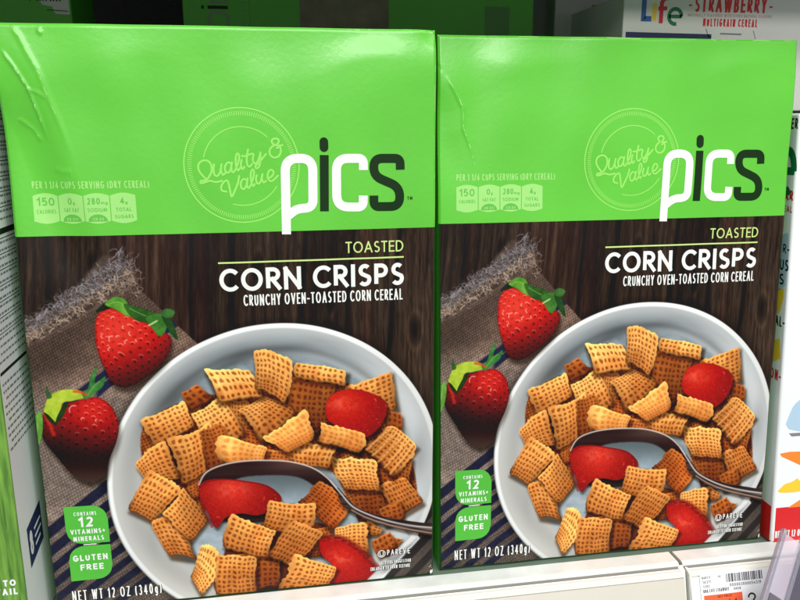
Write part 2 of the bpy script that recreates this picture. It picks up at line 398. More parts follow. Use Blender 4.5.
# dim mass of cereal in the shade between the pieces
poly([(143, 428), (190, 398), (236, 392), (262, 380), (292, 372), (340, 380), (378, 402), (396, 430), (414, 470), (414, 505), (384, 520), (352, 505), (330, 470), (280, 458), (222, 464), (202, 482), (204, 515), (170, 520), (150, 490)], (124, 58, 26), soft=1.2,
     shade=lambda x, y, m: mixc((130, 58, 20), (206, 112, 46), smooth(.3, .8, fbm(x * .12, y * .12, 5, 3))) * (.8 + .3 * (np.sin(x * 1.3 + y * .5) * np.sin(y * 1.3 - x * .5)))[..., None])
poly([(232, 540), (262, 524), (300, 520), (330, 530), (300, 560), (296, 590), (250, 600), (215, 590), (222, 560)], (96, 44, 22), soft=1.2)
PIECES = [
 ([(170, 408), (200, 404), (206, 432), (176, 436)], 6, 6, 0.82, .35),
 ([(224, 396), (250, 400), (250, 436), (222, 430)], 6, 6, 0.88, .35),
 ([(236, 426), (268, 430), (272, 456), (238, 458)], 6, 6, 0.80, 0.80),
 ([(300, 404), (326, 400), (330, 432), (304, 436)], 6, 6, 0.86, .35),
 ([(336, 408), (360, 416), (352, 446), (330, 440)], 6, 6, 0.80, .7),
 ([(380, 446), (412, 458), (410, 490), (378, 484)], 6, 6, 0.82, .35),
 ([(186, 470), (212, 458), (212, 486), (192, 500)], 6, 6, 0.82, .35),
 ([(264, 448), (296, 450), (296, 466), (264, 466)], 6, 4, 0.82, .35),
 ([(181, 392), (198, 384), (214, 397), (191, 411)], 3, 3, .78, .6),
 ([(140, 420), (184, 401), (195, 424), (156, 447)], 6, 5, 1.04, 0),
 ([(291, 376), (336, 384), (330, 426), (289, 428)], 6, 6, .66, .5),
 ([(345, 386), (391, 371), (397, 408), (350, 424)], 6, 6, 1.0, 0),
 ([(386, 410), (401, 414), (402, 432), (384, 430)], 3, 3, .7, .6),
 ([(192, 413), (219, 396), (246, 431), (207, 452)], 6, 6, 1.1, -.2),
 ([(238, 410), (264, 396), (296, 409), (262, 445)], 6, 6, 1.0, 0),
 ([(204, 369), (249, 369), (263, 396), (218, 402)], 6, 4, 1.16, -.4),
 ([(253, 350), (292, 361), (285, 403), (255, 388)], 6, 6, 1.02, -.1),
 ([(296, 362), (347, 370), (345, 386), (294, 377)], 7, 3, 1.1, -.3),
 ([(352, 492), (381, 490), (386, 519), (357, 521)], 5, 5, .62, .7),
 ([(378, 486), (405, 477), (423, 502), (396, 518)], 6, 5, .9, .5),
 ([(378, 508), (400, 500), (404, 520), (384, 526)], 4, 4, .7, .6),
 ([(136, 465), (166, 440), (184, 478), (150, 486)], 6, 6, 1.0, .1),
 ([(166, 438), (209, 421), (215, 462), (181, 484)], 6, 6, 1.0, .1),
 ([(200, 430), (222, 424), (236, 458), (206, 470)], 5, 6, .72, .6),
 ([(149, 470), (182, 489), (153, 521), (127, 509)], 6, 6, 1.0, .15),
 ([(151, 523), (181, 520), (197, 560), (169, 556)], 5, 6, .98, .2),
 ([(162, 512), (183, 486), (208, 517), (190, 541)], 6, 6, .94, .25),
 ([(388, 425), (417, 446), (392, 478), (362, 447)], 7, 6, 1.02, 0),
 ([(329, 457), (377, 460), (381, 491), (345, 489)], 7, 6, 1.08, -.2),
 ([(289, 440), (340, 444), (330, 467), (291, 463)], 7, 4, 1.02, 0),
]
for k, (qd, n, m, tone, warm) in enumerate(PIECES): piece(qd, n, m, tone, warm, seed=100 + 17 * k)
# folded, nearly smooth pieces
piece([(261, 437), (305, 408), (315, 438), (286, 452)], 7, 5, 1.1, 0, hole=.3, seed=901)
piece([(221, 434), (268, 448), (264, 461), (223, 463)], 6, 4, 1.12, -.2, hole=.35, seed=902)
piece([(320, 421), (365, 435), (359, 453), (317, 441)], 6, 4, 1.06, 0, hole=.35, seed=903)
# raised ribs of the right-hand piece
for k in range(5):
    t = (k + .5) / 5; a_ = np.array([388, 425]) + t * np.array([29, 21]); b_ = np.array([362, 447]) + t * np.array([30, 31])
    stroke([a_ + (b_ - a_) * .05, a_ + (b_ - a_) * .95], 1.9, (238, 178, 104), .65, .5, sm=False)
    stroke([a_ + (b_ - a_) * .05 + [1.6, 1.6], a_ + (b_ - a_) * .95 + [1.6, 1.6]], 1.0, (140, 70, 28), .5, .5, sm=False)

# --- strawberry slice by the rim
def slice_shade(c0, c1, cx, cy, r):
    def f(x, y, m):
        d = np.clip(np.hypot(x - cx, (y - cy) * 1.1) / r, 0, 1)
        n = fbm(x * .25, y * .25, 8, 3)
        e = smooth(.05, .95, blur(m, 2.2))[..., None]
        c = mixc(c0, c1, np.clip(d + .25 * (n - .5), 0, 1))
        st_ = 1 + .02 * np.sin(np.arctan2(y - cy, x - cx) * 23 + 4 * n) * (d > .45)
        fl = np.exp(-(((x - cx) / (r * .36)) ** 2 + ((y - cy) / (r * .16)) ** 2))[..., None] * smooth(.3, .7, n)[..., None]; c = c * (1 - fl * .5) + np.array([240, 120, 92.]) * fl * .5
        sp_ = smooth(.84, .93, vnoise(x * .7, y * .7, 12)) * smooth(.5, .9, d); c = c + sp_[..., None] * np.array([60, 60, 40.])
        return c * (st_ * (.92 + .16 * vnoise(x * .8, y * .8, 9)))[..., None] * (.55 + .45 * e)
    return f
R1 = [(325, 407), (332, 394), (348, 389), (366, 391), (384, 400), (387, 411), (380, 426), (368, 436), (358, 436), (342, 428), (328, 420)]
shadow(R1, 2, 4, 3, .4)
poly(R1, 0, shade=slice_shade((218, 44, 30), (142, 12, 12), 342, 403, 42), soft=.6)
piece([(320, 421), (365, 435), (359, 453), (317, 441)], 6, 4, 1.06, 0, hole=.35, seed=903)
# --- spoon
SP = [(199, 486), (203, 475), (216, 466), (238, 461), (262, 459.5), (286, 461), (310, 466), (328, 477), (341, 492), (350, 503), (338, 500), (326, 497), (318, 500), (300, 516), (260, 522), (222, 520), (206, 508)]
shadow(SP, 1, 2, 3, .45)
poly(SP, 0, soft=.5, shade=lambda x, y, m: mixc((40, 24, 24), (76, 54, 50), smooth(478, 463, y) * smooth(240, 300, x) + .3 * vnoise(x * .03, y * .3, 4)))
MK = [(226, 488), (238, 478), (262, 474.5), (290, 475), (306, 480), (318, 490), (322, 500), (312, 512), (296, 515), (270, 512), (240, 500)]
poly(MK, 0, soft=1.2, shade=lambda x, y, m: mixc((92, 104, 108), (156, 172, 182), smooth(474, 506, y) * (.7 + .5 * fbm(x * .1, y * .1, 3))))
R2 = [(199, 487), (206, 480), (222, 478), (244, 480), (266, 484), (279, 493), (281, 501), (270, 511), (256, 515), (240, 513), (226, 517), (218, 527), (213, 524), (208, 512), (201, 500)]
shadow(R2, 1, 3, 2.5, .5)
poly(R2, 0, shade=slice_shade((220, 48, 36), (136, 18, 18), 232, 489, 46), soft=.5)
stroke([(199, 488), (208, 481), (224, 478.6), (246, 481), (266, 485), (279, 494)], 1.3, (112, 14, 14), .7, .6)
stroke([(212, 526), (207, 514), (201, 502)], 3, (120, 24, 26), .6, 1)
MID = [
 ([(236, 556), (264, 548), (268, 570), (238, 576)], 6, 6, .82, .35),
 ([(300, 528), (330, 526), (334, 552), (304, 556)], 6, 6, .8, .35),
 ([(384, 536), (404, 538), (396, 556), (378, 552)], 4, 4, .8, .4),
 ([(318, 480), (351, 504), (331, 531), (297, 504)], 6, 7, .84, .6),
 ([(268, 500), (315, 502), (306, 534), (261, 526)], 7, 5, .98, .2),
 ([(256, 556), (281, 558), (279, 586), (256, 590)], 4, 5, .68, .5),
 ([(233, 513), (277, 530), (268, 557), (222, 546)], 7, 5, 1.02, .1),
 ([(293, 519), (323, 533), (297, 567), (267, 556)], 7, 6, .88, .4),
 ([(200, 545), (225, 562), (200, 595), (190, 577)], 6, 6, 1.14, -.4),
 ([(218, 555), (257, 556), (256, 592), (216, 595)], 6, 6, .96, .1),
 ([(368, 519), (383, 527), (380, 536), (366, 534)], 3, 3, .85, .4),
 ([(370, 541), (390, 532), (397, 546), (378, 557)], 4, 3, .8, .5),
 ([(335, 528), (367, 522), (370, 555), (338, 550)], 6, 6, 1.04, 0),
]
for k, (qd, n, m, tone, warm) in enumerate(MID): piece(qd, n, m, tone, warm, seed=500 + 13 * k)
R3 = [(319, 543), (324, 538), (338, 537), (352, 543), (366, 556), (378, 569), (381, 577), (370, 582), (350, 586), (330, 586), (325, 574), (333, 566), (322, 555)]
shadow(R3, -1, 2, 3, .5)
poly(R3, 0, shade=slice_shade((214, 40, 32), (134, 14, 14), 340, 558, 44), soft=.5)
stroke([(326, 537.5), (340, 538), (354, 545), (368, 557), (381, 572)], 5.5, (112, 18, 16), .75, 2)
for k in range(34):
    t = random.random(); c = catmull([(328, 539), (344, 541), (358, 549), (372, 562)], False)[int(t * 23)]
    stroke([c + [random.gauss(0, 2), random.gauss(0, 1.4)], c + [random.gauss(0, 2) + .6, random.gauss(0, 1.4)]], .9, (190, 60, 50), .6, .4, sm=False)
piece([(294, 553), (337, 567), (323, 593), (273, 595)], 7, 6, 1.0, .1, seed=777)
piece([(277, 590), (300, 588), (300, 610), (277, 610)], 4, 4, .9, .1, seed=778)
piece([(330, 596), (352, 590), (352, 612), (330, 612)], 4, 4, .9, .1, seed=779)
# spoon rim lights and handle
stroke([(199, 484), (206, 472), (222, 464.5), (244, 460.5), (268, 459.5), (290, 461), (312, 467), (328, 478), (341, 493), (350, 503)], 1.4, (226, 214, 206), .85, .5)
# cloth showing past the bowl at the lower right
CC = [(423, 529), (420, 538), (374, 588), (366, 640), (460, 640), (460, 529)]
sl = window(360, 520, 460, 640); mcc = blur(inside(np.array(CC, float), X[sl], Y[sl]).astype(np.float32), .7); put(sl, mcc, cb[sl] * (.75 + .25 * smooth(530, 560, Y[sl]))[..., None])
band = [(402, 527), (414, 530), (420, 538), (376, 587), (358, 589), (398, 548), (409, 536)]
poly(band, 0, False, .8, shade=lambda x, y, m: mixc((150, 152, 152), (226, 228, 228), smooth(.35, .7, vnoise(x * .12 + y * .12, y * .05, 5))))
stroke([(404, 528), (414, 531.5), (418.5, 538), (376, 584)], 1.2, (240, 240, 240), .7, .5, sm=False)
HN = [(337, 487), (345, 495), (356, 506), (372, 513.5), (395, 518.5), (420, 522), (445, 526), (445, 537), (420, 533), (396, 528), (370, 521), (352, 512), (341, 502)]
shadow(HN, 0, 3, 2.5, .5)
poly(HN, 0, soft=.4, shade=lambda x, y, m: mixc((30, 26, 28), (86, 66, 58), vnoise(x * .05, y * .5, 4)))
stroke([(330, 480), (340, 492), (351, 505), (364, 512.5), (385, 520), (410, 525), (445, 529)], 1.5, (210, 200, 196), .9, .5)
stroke([(352, 510), (368, 518), (390, 525), (415, 530), (445, 535)], 1.5, (196, 158, 134), .7, .6)
stroke([(396, 523), (420, 527.5), (445, 531.5)], 1.2, (150, 150, 150), .6, .6)
# --- whole strawberries
def berry(P, c_hi, c_mid, c_lo, lx, ly, r, dark, seedr=1.5, pitch=10.2, rot=.5):
    shadow(P, 2, 5, 4, .45)
    Q = catmull(P); cx, cy = Q[:, 0].mean(), Q[:, 1].mean()
    sl = window(Q[:, 0].min() - 4, Q[:, 1].min() - 4, Q[:, 0].max() + 4, Q[:, 1].max() + 4)
    x, y = X[sl], Y[sl]; m = blur(inside(Q, x, y).astype(np.float32), .5)
    d = np.hypot(x - lx, y - ly) / r
    c = mixc(c_hi, c_mid, smooth(0, .7, d)); t = smooth(.55, 1.25, d)[..., None]; c = c * (1 - t) + np.asarray(c_lo) * t
    e = blur(inside(Q, x, y).astype(np.float32), 4); c = c * (.62 + .38 * smooth(.35, .95, e))[..., None]
    c *= dark(x, y)[..., None]
    # seeds on a staggered lattice that tightens towards the outline
    ex = (x - cx); ey = (y - cy); rr_ = np.hypot(ex, ey) / (.5 * np.ptp(Q[:, 0])); k_ = 1 + .35 * rr_ ** 2
    a = (ex * math.cos(rot) + ey * math.sin(rot)) * k_ / pitch + 1.1 * (vnoise(x * .06, y * .06, 3) - .5); b = (-ex * math.sin(rot) + ey * math.cos(rot)) * k_ / (pitch * .8) + .35 * (vnoise(x * .06, y * .06, 4) - .5)
    row = np.floor(b); a2 = a + .5 * (row % 2); fx = a2 - np.floor(a2) - .5; fy = b - row - .5
    ds = np.hypot(fx * pitch, fy * pitch * .8)
    pit = (1 - smooth(seedr * .5, seedr * 1.5, ds)) * (.35 + .65 * smooth(.15, .7, d)); c = c * (1 - .6 * pit[..., None])
    cres = (1 - smooth(.35, .9, np.abs(ds - seedr * 1.75))) * smooth(.1, .8, -(fx * .5 + fy) * 3) * smooth(1.0, .25, d)
    rnd = vnoise(np.floor(a2) + .01, row + .01, 77)
    c = c + (cres * (rnd > .35) * .55)[..., None] * np.array([90, 120, 110.])
    c *= (.94 + .12 * vnoise(x * .7, y * .7, 6))[..., None]
    put(sl, m, np.clip(c, 0, 255))
S1 = [(95, 330), (97, 316), (107, 308), (122, 311), (140, 319), (158, 328), (170, 336), (171, 347), (164, 360), (150, 374), (136, 384), (124, 387), (112, 382), (104, 366), (97, 348)]
berry(S1, (226, 58, 44), (196, 26, 24), (104, 12, 14), 118, 328, 62, lambda x, y: 1 - .55 * smooth(340, 388, y + .35 * (x - 125)))
S2 = [(41, 424), (45, 412), (58, 406), (72, 402), (92, 397), (104, 399), (114, 409), (119, 424), (117, 440), (110, 458), (104, 476), (88, 482), (72, 474), (56, 455), (44, 440)]
berry(S2, (208, 38, 32), (150, 20, 22), (72, 16, 18), 92, 408, 52, lambda x, y: .35 + .65 * smooth(462, 415, y + .12 * (110 - x)) + .2 * np.exp(-(((x - 48) / 7) ** 2 + ((y - 428) / 16) ** 2)))
put(window(36, 440, 125, 492), smooth(452, 486, Y[window(36, 440, 125, 492)]) * .85 * inside(catmull(S2), X[window(36, 440, 125, 492)], Y[window(36, 440, 125, 492)]), (74, 56, 50))
# bright curl highlights
for x0, y0, r0 in ((112, 339, 3.2), (118, 337, 1.6), (127, 342, 2.2), (103, 336, 1.8), (124, 327, 1.4), (131, 333, 2), (113, 318, 1.8), (74, 410, 4.6), (110, 349, 1.8), (137, 340, 1.2), (83, 419, 1.6), (97, 420, 1.2)):
    an = random.uniform(1.6, 3.2)
    stroke([(x0 + r0 * math.cos(an + q), y0 + r0 * math.sin(an + q)) for q in (0, .6, 1.2, 1.8, 2.4)], .9, (255, 196, 180), .8, .45)
stroke([(45, 414), (50, 424), (54, 434)], 4, (224, 58, 44), .6, 1.5)
# leaves
def leaf(P, c0, c1, vein=None, soft=.45):
    poly(P, 0, soft=soft, shade=lambda x, y, m: mixc(c0, c1, np.clip(fbm(x * .16, y * .16, 14, 3) * 1.2 - .1, 0, 1)) * (.6 + .4 * smooth(.2, .95, blur(m, 1.1)))[..., None])
    if vein: stroke(vein, .9, (170, 206, 110), .5, .5)
leaf([(96, 312), (104, 303), (112, 300), (118, 303), (108, 309)], (16, 20, 12), (30, 44, 20))
leaf([(105, 304), (114, 297), (124, 298), (130, 306), (136, 314), (128, 316), (116, 309)], (58, 120, 34), (118, 178, 66), [(108, 304), (120, 302), (132, 313)])
leaf([(124, 304), (136, 306), (152, 311), (162, 316), (158, 322), (144, 322), (132, 317)], (26, 62, 22), (62, 116, 44), [(130, 308), (145, 315), (157, 318)])
leaf([(146, 317), (160, 313), (168, 318), (166, 330), (160, 336), (154, 330)], (44, 96, 34), (92, 150, 60), [(150, 325), (158, 320)])
leaf([(162, 316), (170, 318), (176, 330), (178, 340), (170, 332)], (20, 56, 22), (48, 92, 40))
leaf([(162, 311), (168, 308), (175, 311), (172, 317), (164, 317)], (40, 84, 36), (76, 128, 60))
stroke([(149, 325), (157, 320.5)], 1.4, (196, 224, 150), .9, .5)
leaf([(33, 420), (40, 411), (43, 420), (42, 436), (36, 451), (31, 450), (30, 434)], (70, 128, 44), (122, 178, 76), [(38, 416), (37, 432), (33, 447)])
leaf([(44, 412), (48, 398), (58, 391), (72, 389), (84, 392), (88, 396), (72, 401), (63, 403), (60, 414), (56, 422), (50, 418)], (142, 176, 40), (198, 214, 74))
leaf([(64, 404), (68, 405), (62, 418), (56, 424), (57, 417)], (24, 44, 20), (40, 70, 30))
leaf([(44, 412), (50, 416), (57, 424), (53, 424), (47, 418)], (18, 30, 16), (36, 60, 26))
leaf([(46, 386), (49, 391), (52, 397), (47, 398)], (40, 80, 36), (66, 110, 50))
leaf([(82, 392), (88, 388), (91, 376), (96, 367), (97, 370), (95, 382), (100, 380), (106, 376), (103, 386), (96, 392), (86, 399)], (40, 100, 44), (74, 140, 66), [(88, 395), (94, 386), (100, 381)])
stroke([(74, 391.5), (80, 392), (87, 394.5)], 2.4, (224, 66, 30), .8, .8)

ART = IMG.reshape(NV, SS, NU, SS, 3).mean((1, 3))
ART = np.clip(ART, 0, 255)
ART = np.maximum(s2l(ART) * GAIN - .006, .002)
del IMG, X, Y, UU, VV, T, q, base

# ================================================================== CARTON FRONT SURFACE
class Front:
    """millimetres on the printed front -> point in space, with bulge, dents and rounded edges"""
    def __init__(s, pos, lean, dents): s.pos = np.array(pos, float); s.lean = lean; s.dents = dents
    def bump(s, u, v):
        d = 1.1 * np.sin(np.pi * np.clip(u / BW, 0, 1)) * np.sin(np.pi * np.clip(v / BH, 0, 1))
        d = d + s.dents(u, v) - (.75 + .5 * np.sin(u * .045 + s.pos[0]) + .3 * np.sin(u * .13)) * (1 - smooth(0, 20 + 7 * np.sin(u * .06 + 1), v))
        e = np.minimum(np.minimum(u, BW - u), np.minimum(v, BH - v))
        return d - .9 * (1 - smooth(0, 1.3, e)) ** 1.5
    def at(s, u, v, off=0.0):
        u = np.asarray(u, float); v = np.asarray(v, float)
        d = s.bump(u, v) + off
        z = s.pos[2] - v * math.cos(s.lean)
        y = s.pos[1] - v * math.sin(s.lean) - d
        return np.stack([s.pos[0] - BW + u, y, z], -1)
def fold(u, v, P, depth, width, side=-1):
    """crease along polyline P (mm): a thin ridge plus the card falling away on one side"""
    P = np.array(P, float); best = np.full(np.shape(u), 1e9); sg = np.zeros(np.shape(u)); ta = np.zeros(np.shape(u))
    for i in range(len(P) - 1):
        a, b = P[i], P[i + 1]; d = b - a; L = d @ d
        t = np.clip(((u - a[0]) * d[0] + (v - a[1]) * d[1]) / L, 0, 1)
        dist = np.hypot(u - a[0] - t * d[0], v - a[1] - t * d[1]); cr = (u - a[0]) * d[1] - (v - a[1]) * d[0]
        k = dist < best; best = np.where(k, dist, best); sg = np.where(k, np.sign(cr), sg); ta = np.where(k, (i + t) / (len(P) - 1), ta)
    fade = smooth(0, .12, ta) * (1 - smooth(.9, 1, ta))
    return (np.exp(-(best / width) ** 2) * depth) * fade, best * (sg * side > 0)
AX = lambda P: np.stack(art([p[0] for p in P], [p[1] for p in P]), -1)
fA, fB, fC, fD = AX([(-2, 47), (14, 68), (26, 86), (32, 100), (40, 122), (80, 230)]), AX([(8, 24), (18, 36), (28, 55), (37, 70), (47, 95), (60, 125), (70, 152), (110, 260)]), AX([(24, 88), (36, 92), (46, 98)]), AX([(14, 118), (30, 128), (40, 142)])
def dents_a(u, v):
    r, f = fold(u, v, fA, .55, .8); r2, f2 = fold(u, v, fB, .5, 1.3); r3, _ = fold(u, v, fC, .3, .7); r4, _ = fold(u, v, fD, .3, .9)
    r5, _ = fold(u, v, AX([(36, 28), (41, 34)]), .5, .9); r6, _ = fold(u, v, AX([(52, 168), (62, 172), (72, 172)]), .22, 1.2)
    near = np.exp(-((v - 30) / 48) ** 2)
    side = smooth(0, 26, f2) * near * -4.2 + smooth(0, 14, f) * near * 1.4
    cr = -2.5 * np.exp(-((u - BW) ** 2 + v ** 2) / 40) + .5 * np.exp(-(((u - 176) / 14) ** 2 + ((v - 16) / 12) ** 2))
    sag = -.9 * np.exp(-(((u - 60) / 40) ** 2 + ((v - 50) / 26) ** 2)) + .5 * np.exp(-(((u - 52) / 12) ** 2 + ((v - 24) / 12) ** 2))
    r = r * (1 - smooth(36, 50, v)); r2 = r2 * (1 - smooth(36, 60, v)) * .8
    prof = smooth(0, 46, v) * (1 - smooth(50, 125, v))
    side = -6.6 * smooth(0, 21, f2) * prof * smooth(-6, 3, v) + smooth(0, 12, f) * 1.6 * np.exp(-((v - 34) / 30) ** 2)
    return r + r2 + r3 + r4 + r5 + r6 + side + cr + sag + .22 * np.sin(v * .11 + u * .03) + .12 * np.sin(u * .21 - v * .07)
# readings on the second carton's dent, in millimetres on its own front
fE = [(3, 18), (8, 26), (12, 34), (12.5, 44), (15, 50), (18, 60), (20, 68), (34, 120)]
def dents_b(u, v):
    r, f = fold(u, v, fE, .5, 1.0)
    near = np.exp(-((v - 34) / 30) ** 2)
    r = r * (1 - smooth(44, 62, v))
    return r - smooth(0, 14, f) * near * 1.6 + .7 * np.exp(-(((u - 34) / 16) ** 2 + ((v - 12) / 9) ** 2)) - .8 * np.exp(-(((u - 20) / 10) ** 2 + ((v - 26) / 20) ** 2)) + .25 * np.sin(v * .1 - u * .04) + .15 * np.sin(u * .17 + v * .05)
FRONT_A = Front((76.82, 355.8, BH), 0.0, dents_a)
FRONT_B = Front((271.18, 371.95, BH - .2), 0.0464, dents_b)

# ================================================================== LETTERING drawn as strokes
def arc(cx, cy, rx_, ry_, a0, a1, n=14):
    return [(cx + rx_ * math.cos(math.radians(a0 + (a1 - a0) * k / n)), cy + ry_ * math.sin(math.radians(a0 + (a1 - a0) * k / n))) for k in range(n + 1)]
def glyphs(r):   # r: how round the bowls are (0 square-ish condensed .. 1 circular)
    G = {}
    def O(w): return [arc(w / 2, .5, w / 2, .5, 90, 450, 32)]
    G['O'] = (.92, O(.92)); G['Q'] = (.92, O(.92) + [[(.6, .25), (.92, -.02)]])
    G['C'] = (.74, [arc(.46, .5, .46, .5, 42, 318, 24)])
    G['G'] = (.82, [arc(.46, .5, .46, .5, 42, 352, 26) , [(.5, .46), (.9, .46)]])
    G['R'] = (.56, [[(0, 0), (0, 1), (.24, 1)] + arc(.26, .74, .28, .26, 90, -90, 12) + [(0, .48)], [(.22, .48), (.58, 0)]])
    G['P'] = (.54, [[(0, 0), (0, 1), (.24, 1)] + arc(.26, .73, .28, .27, 90, -90, 12) + [(0, .46)]])
    G['B'] = (.56, [[(0, .53), (0, 1), (.24, 1)] + arc(.24, .765, .26, .235, 90, -90, 12) + [(0, .53)], [(0, .53), (0, 0), (.26, 0)] + arc(.26, .265, .3, .265, -90, 90, 12) + [(.2, .53)]])
    G['D'] = (.72, [[(0, 0), (0, 1), (.24, 1)] + arc(.24, .5, .48, .5, 90, -90, 18) + [(0, 0)]])
    G['N'] = (.70, [[(0, 0), (0, 1)], [(0, 1), (.70, 0)], [(.70, 0), (.70, 1)]])
    G['M'] = (.86, [[(0, 0), (.08, 1)], [(.08, 1), (.43, .2)], [(.43, .2), (.78, 1)], [(.78, 1), (.86, 0)]])
    G['W'] = (1.12, [[(0, 1), (.28, 0)], [(.28, 0), (.56, .95)], [(.56, .95), (.84, 0)], [(.84, 0), (1.12, 1)]])
    G['V'] = (.76, [[(0, 1), (.38, 0)], [(.38, 0), (.76, 1)]])
    G['A'] = (.78, [[(0, 0), (.39, 1)], [(.39, 1), (.78, 0)], [(.15, .32), (.63, .32)]])
    G['Y'] = (.66, [[(0, 1), (.33, .48)], [(.33, .48), (.66, 1)], [(.33, .5), (.33, 0)]])
    G['X'] = (.62, [[(0, 0), (.62, 1)], [(0, 1), (.62, 0)]])
    G['Z'] = (.58, [[(0.02, 1), (.56, 1)], [(.56, 1), (.02, 0)], [(.02, 0), (.6, 0)]])
    G['I'] = (0, [[(0, 0), (0, 1)]]); G['l'] = G['I']
    G['L'] = (.44, [[(0, 1), (0, 0), (.46, 0)]])
    G['E'] = (.48, [[(.5, 1), (0, 1), (0, 0), (.5, 0)], [(0, .52), (.44, .52)]])
    G['F'] = (.46, [[(.5, 1), (0, 1), (0, 0)], [(0, .5), (.42, .5)]])
    G['T'] = (.56, [[(0, 1), (.56, 1)], [(.28, 1), (.28, 0)]])
    G['H'] = (.66, [[(0, 0), (0, 1)], [(.66, 0), (.66, 1)], [(0, .52), (.66, .52)]])
    G['K'] = (.58, [[(0, 0), (0, 1)], [(.56, 1), (.02, .42)], [(.2, .6), (.6, 0)]])
    G['U'] = (.64, [[(0, 1), (0, .34)] + arc(.32, .34, .32, .34, 180, 360, 14) + [(.64, .34), (.64, 1)]])
    G['J'] = (.36, [[(.36, 1), (.36, .26)] + arc(.16, .26, .2, .26, 0, -130, 8)])
    G['S'] = (.50, [arc(.26, .755, .235, .245, 40, 215, 10) + [(.12, .56), (.38, .44)] + arc(.25, .26, .255, .26, 32, -145, 12)])
    G['0'] = (.60, [arc(.3, .5, .3, .5, 90, 450, 26)])
    G['1'] = (.26, [[(0, .80), (.24, 1), (.24, 0)]])
    G['2'] = (.52, [arc(.26, .74, .24, .26, 160, -20, 12) + [(.40, .48), (.02, 0), (.54, 0)]])
    G['3'] = (.52, [arc(.25, .76, .23, .24, 150, -80, 12) + [(.2, .53)], [(.2, .53)] + arc(.24, .265, .28, .265, 80, -150, 14)])
    G['4'] = (.60, [[(.62, .26), (0, .26), (.42, 1), (.42, 0)]])
    G['5'] = (.52, [[(.48, 1), (.08, 1), (.03, .55)] + arc(.24, .31, .27, .31, 120, -145, 14)])
    G['6'] = (.54, [arc(.27, .3, .27, .3, 90, 450, 22), [(.42, 1), (.03, .42)]])
    G['8'] = (.54, [arc(.27, .76, .22, .24, 90, 450, 20), arc(.27, .27, .27, .26, 90, 450, 22)])
    G['9'] = (.54, [arc(.27, .7, .27, .3, 90, 450, 22), [(.12, 0), (.51, .58)]])
    G['7'] = (.5, [[(0, 1), (.5, 1), (.14, 0)]])
    G['g'] = (.48, [arc(.24, .34, .24, .3, 90, 450, 20), [(.48, .66), (.48, 0)] + arc(.24, 0, .24, .26, 0, -150, 10)])
    G['m'] = (.72, [[(0, 0), (0, .62)], [(0, .4)] + arc(.18, .44, .18, .2, 180, 0, 8) + [(.36, 0)], [(.36, .4)] + arc(.54, .44, .18, .2, 180, 0, 8) + [(.72, 0)]])
    G['e'] = (.5, [[(0, .32), (.5, .32)] + arc(.25, .32, .25, .32, 0, 310, 20)])
    G['f'] = (.34, [[(.12, 0), (.12, .72)] + arc(.30, .76, .18, .24, 180, 80, 8), [(0, .6), (.32, .6)]])
    G['i'] = (0, [[(0, 0), (0, .64)], [(0, .84), (0, .98)]])
    G['-'] = (.3, [[(0, .42), (.3, .42)]]); G['+'] = (.44, [[(0, .5), (.44, .5)], [(.22, .28), (.22, .72)]])
    G['/'] = (.36, [[(0, 0), (.36, 1)]]); G['.'] = (0, [[(0, 0), (0, .06)]]); G["'"] = (0, [[(0, .8), (0, 1)]])
    G['('] = (.16, [arc(.42, .45, .4, .68, 130, 230, 10)]); G[')'] = (.16, [arc(-.24, .45, .4, .68, 50, -50, 10)])
    G['%'] = (.6, [arc(.14, .8, .14, .18, 90, 450, 12), arc(.46, .2, .14, .18, 90, 450, 12), [(.05, 0), (.55, 1)]])
    G['$'] = (.5, G['S'][1] + [[(.25, 1.12), (.25, -.12)]])
    return G
GL = glyphs(1)
def ribbon(P, w, caps='butt'):
    P = [np.array(p, float) for p in P]; Q = [P[0]]
    for p in P[1:]:
        if np.hypot(*(p - Q[-1])) > 1e-4: Q.append(p)
    if len(Q) < 2: return [], []
    closed = np.hypot(*(Q[0] - Q[-1])) < 1e-3 and len(Q) > 3
    if closed: Q = Q[:-1]
    n = len(Q); L = []; R = []
    for i in range(n):
        if closed or 0 < i < n - 1:
            a = Q[i] - Q[i - 1]; b = Q[(i + 1) % n] - Q[i]; a = a / np.hypot(*a); b = b / np.hypot(*b)
            t = a + b; nt_ = np.hypot(*t)
            if nt_ < .2: t = a; nt_ = 1
            t = t / nt_; nn = np.array([-t[1], t[0]]); c = max(.42, abs(a @ t)); k = w / 2 / c
        else:
            t = (Q[1] - Q[0]) if i == 0 else (Q[-1] - Q[-2]); t = t / np.hypot(*t); nn = np.array([-t[1], t[0]]); k = w / 2
            if caps == 'ext': Q[i] = Q[i] + t * (w / 2) * (-1 if i == 0 else 1)
        L.append(Q[i] + nn * k); R.append(Q[i] - nn * k)
    vs = L + R; fs = [(i, (i + 1) % n, n + (i + 1) % n, n + i) for i in range(n if closed else n - 1)]
    if caps == 'round' and not closed:
        for i, sgn in ((0, -1), (n - 1, 1)):
            t = (Q[1] - Q[0]) if i == 0 else (Q[-1] - Q[-2]); t = t / np.hypot(*t) * sgn; nn = np.array([-t[1], t[0]])
            b = len(vs); ring = [Q[i] + (w / 2) * (math.cos(q_) * nn + math.sin(q_) * t) for q_ in np.linspace(0, math.pi, 9)]
            vs += ring; fs.append(tuple(range(b, b + 9)))
    return vs, fs
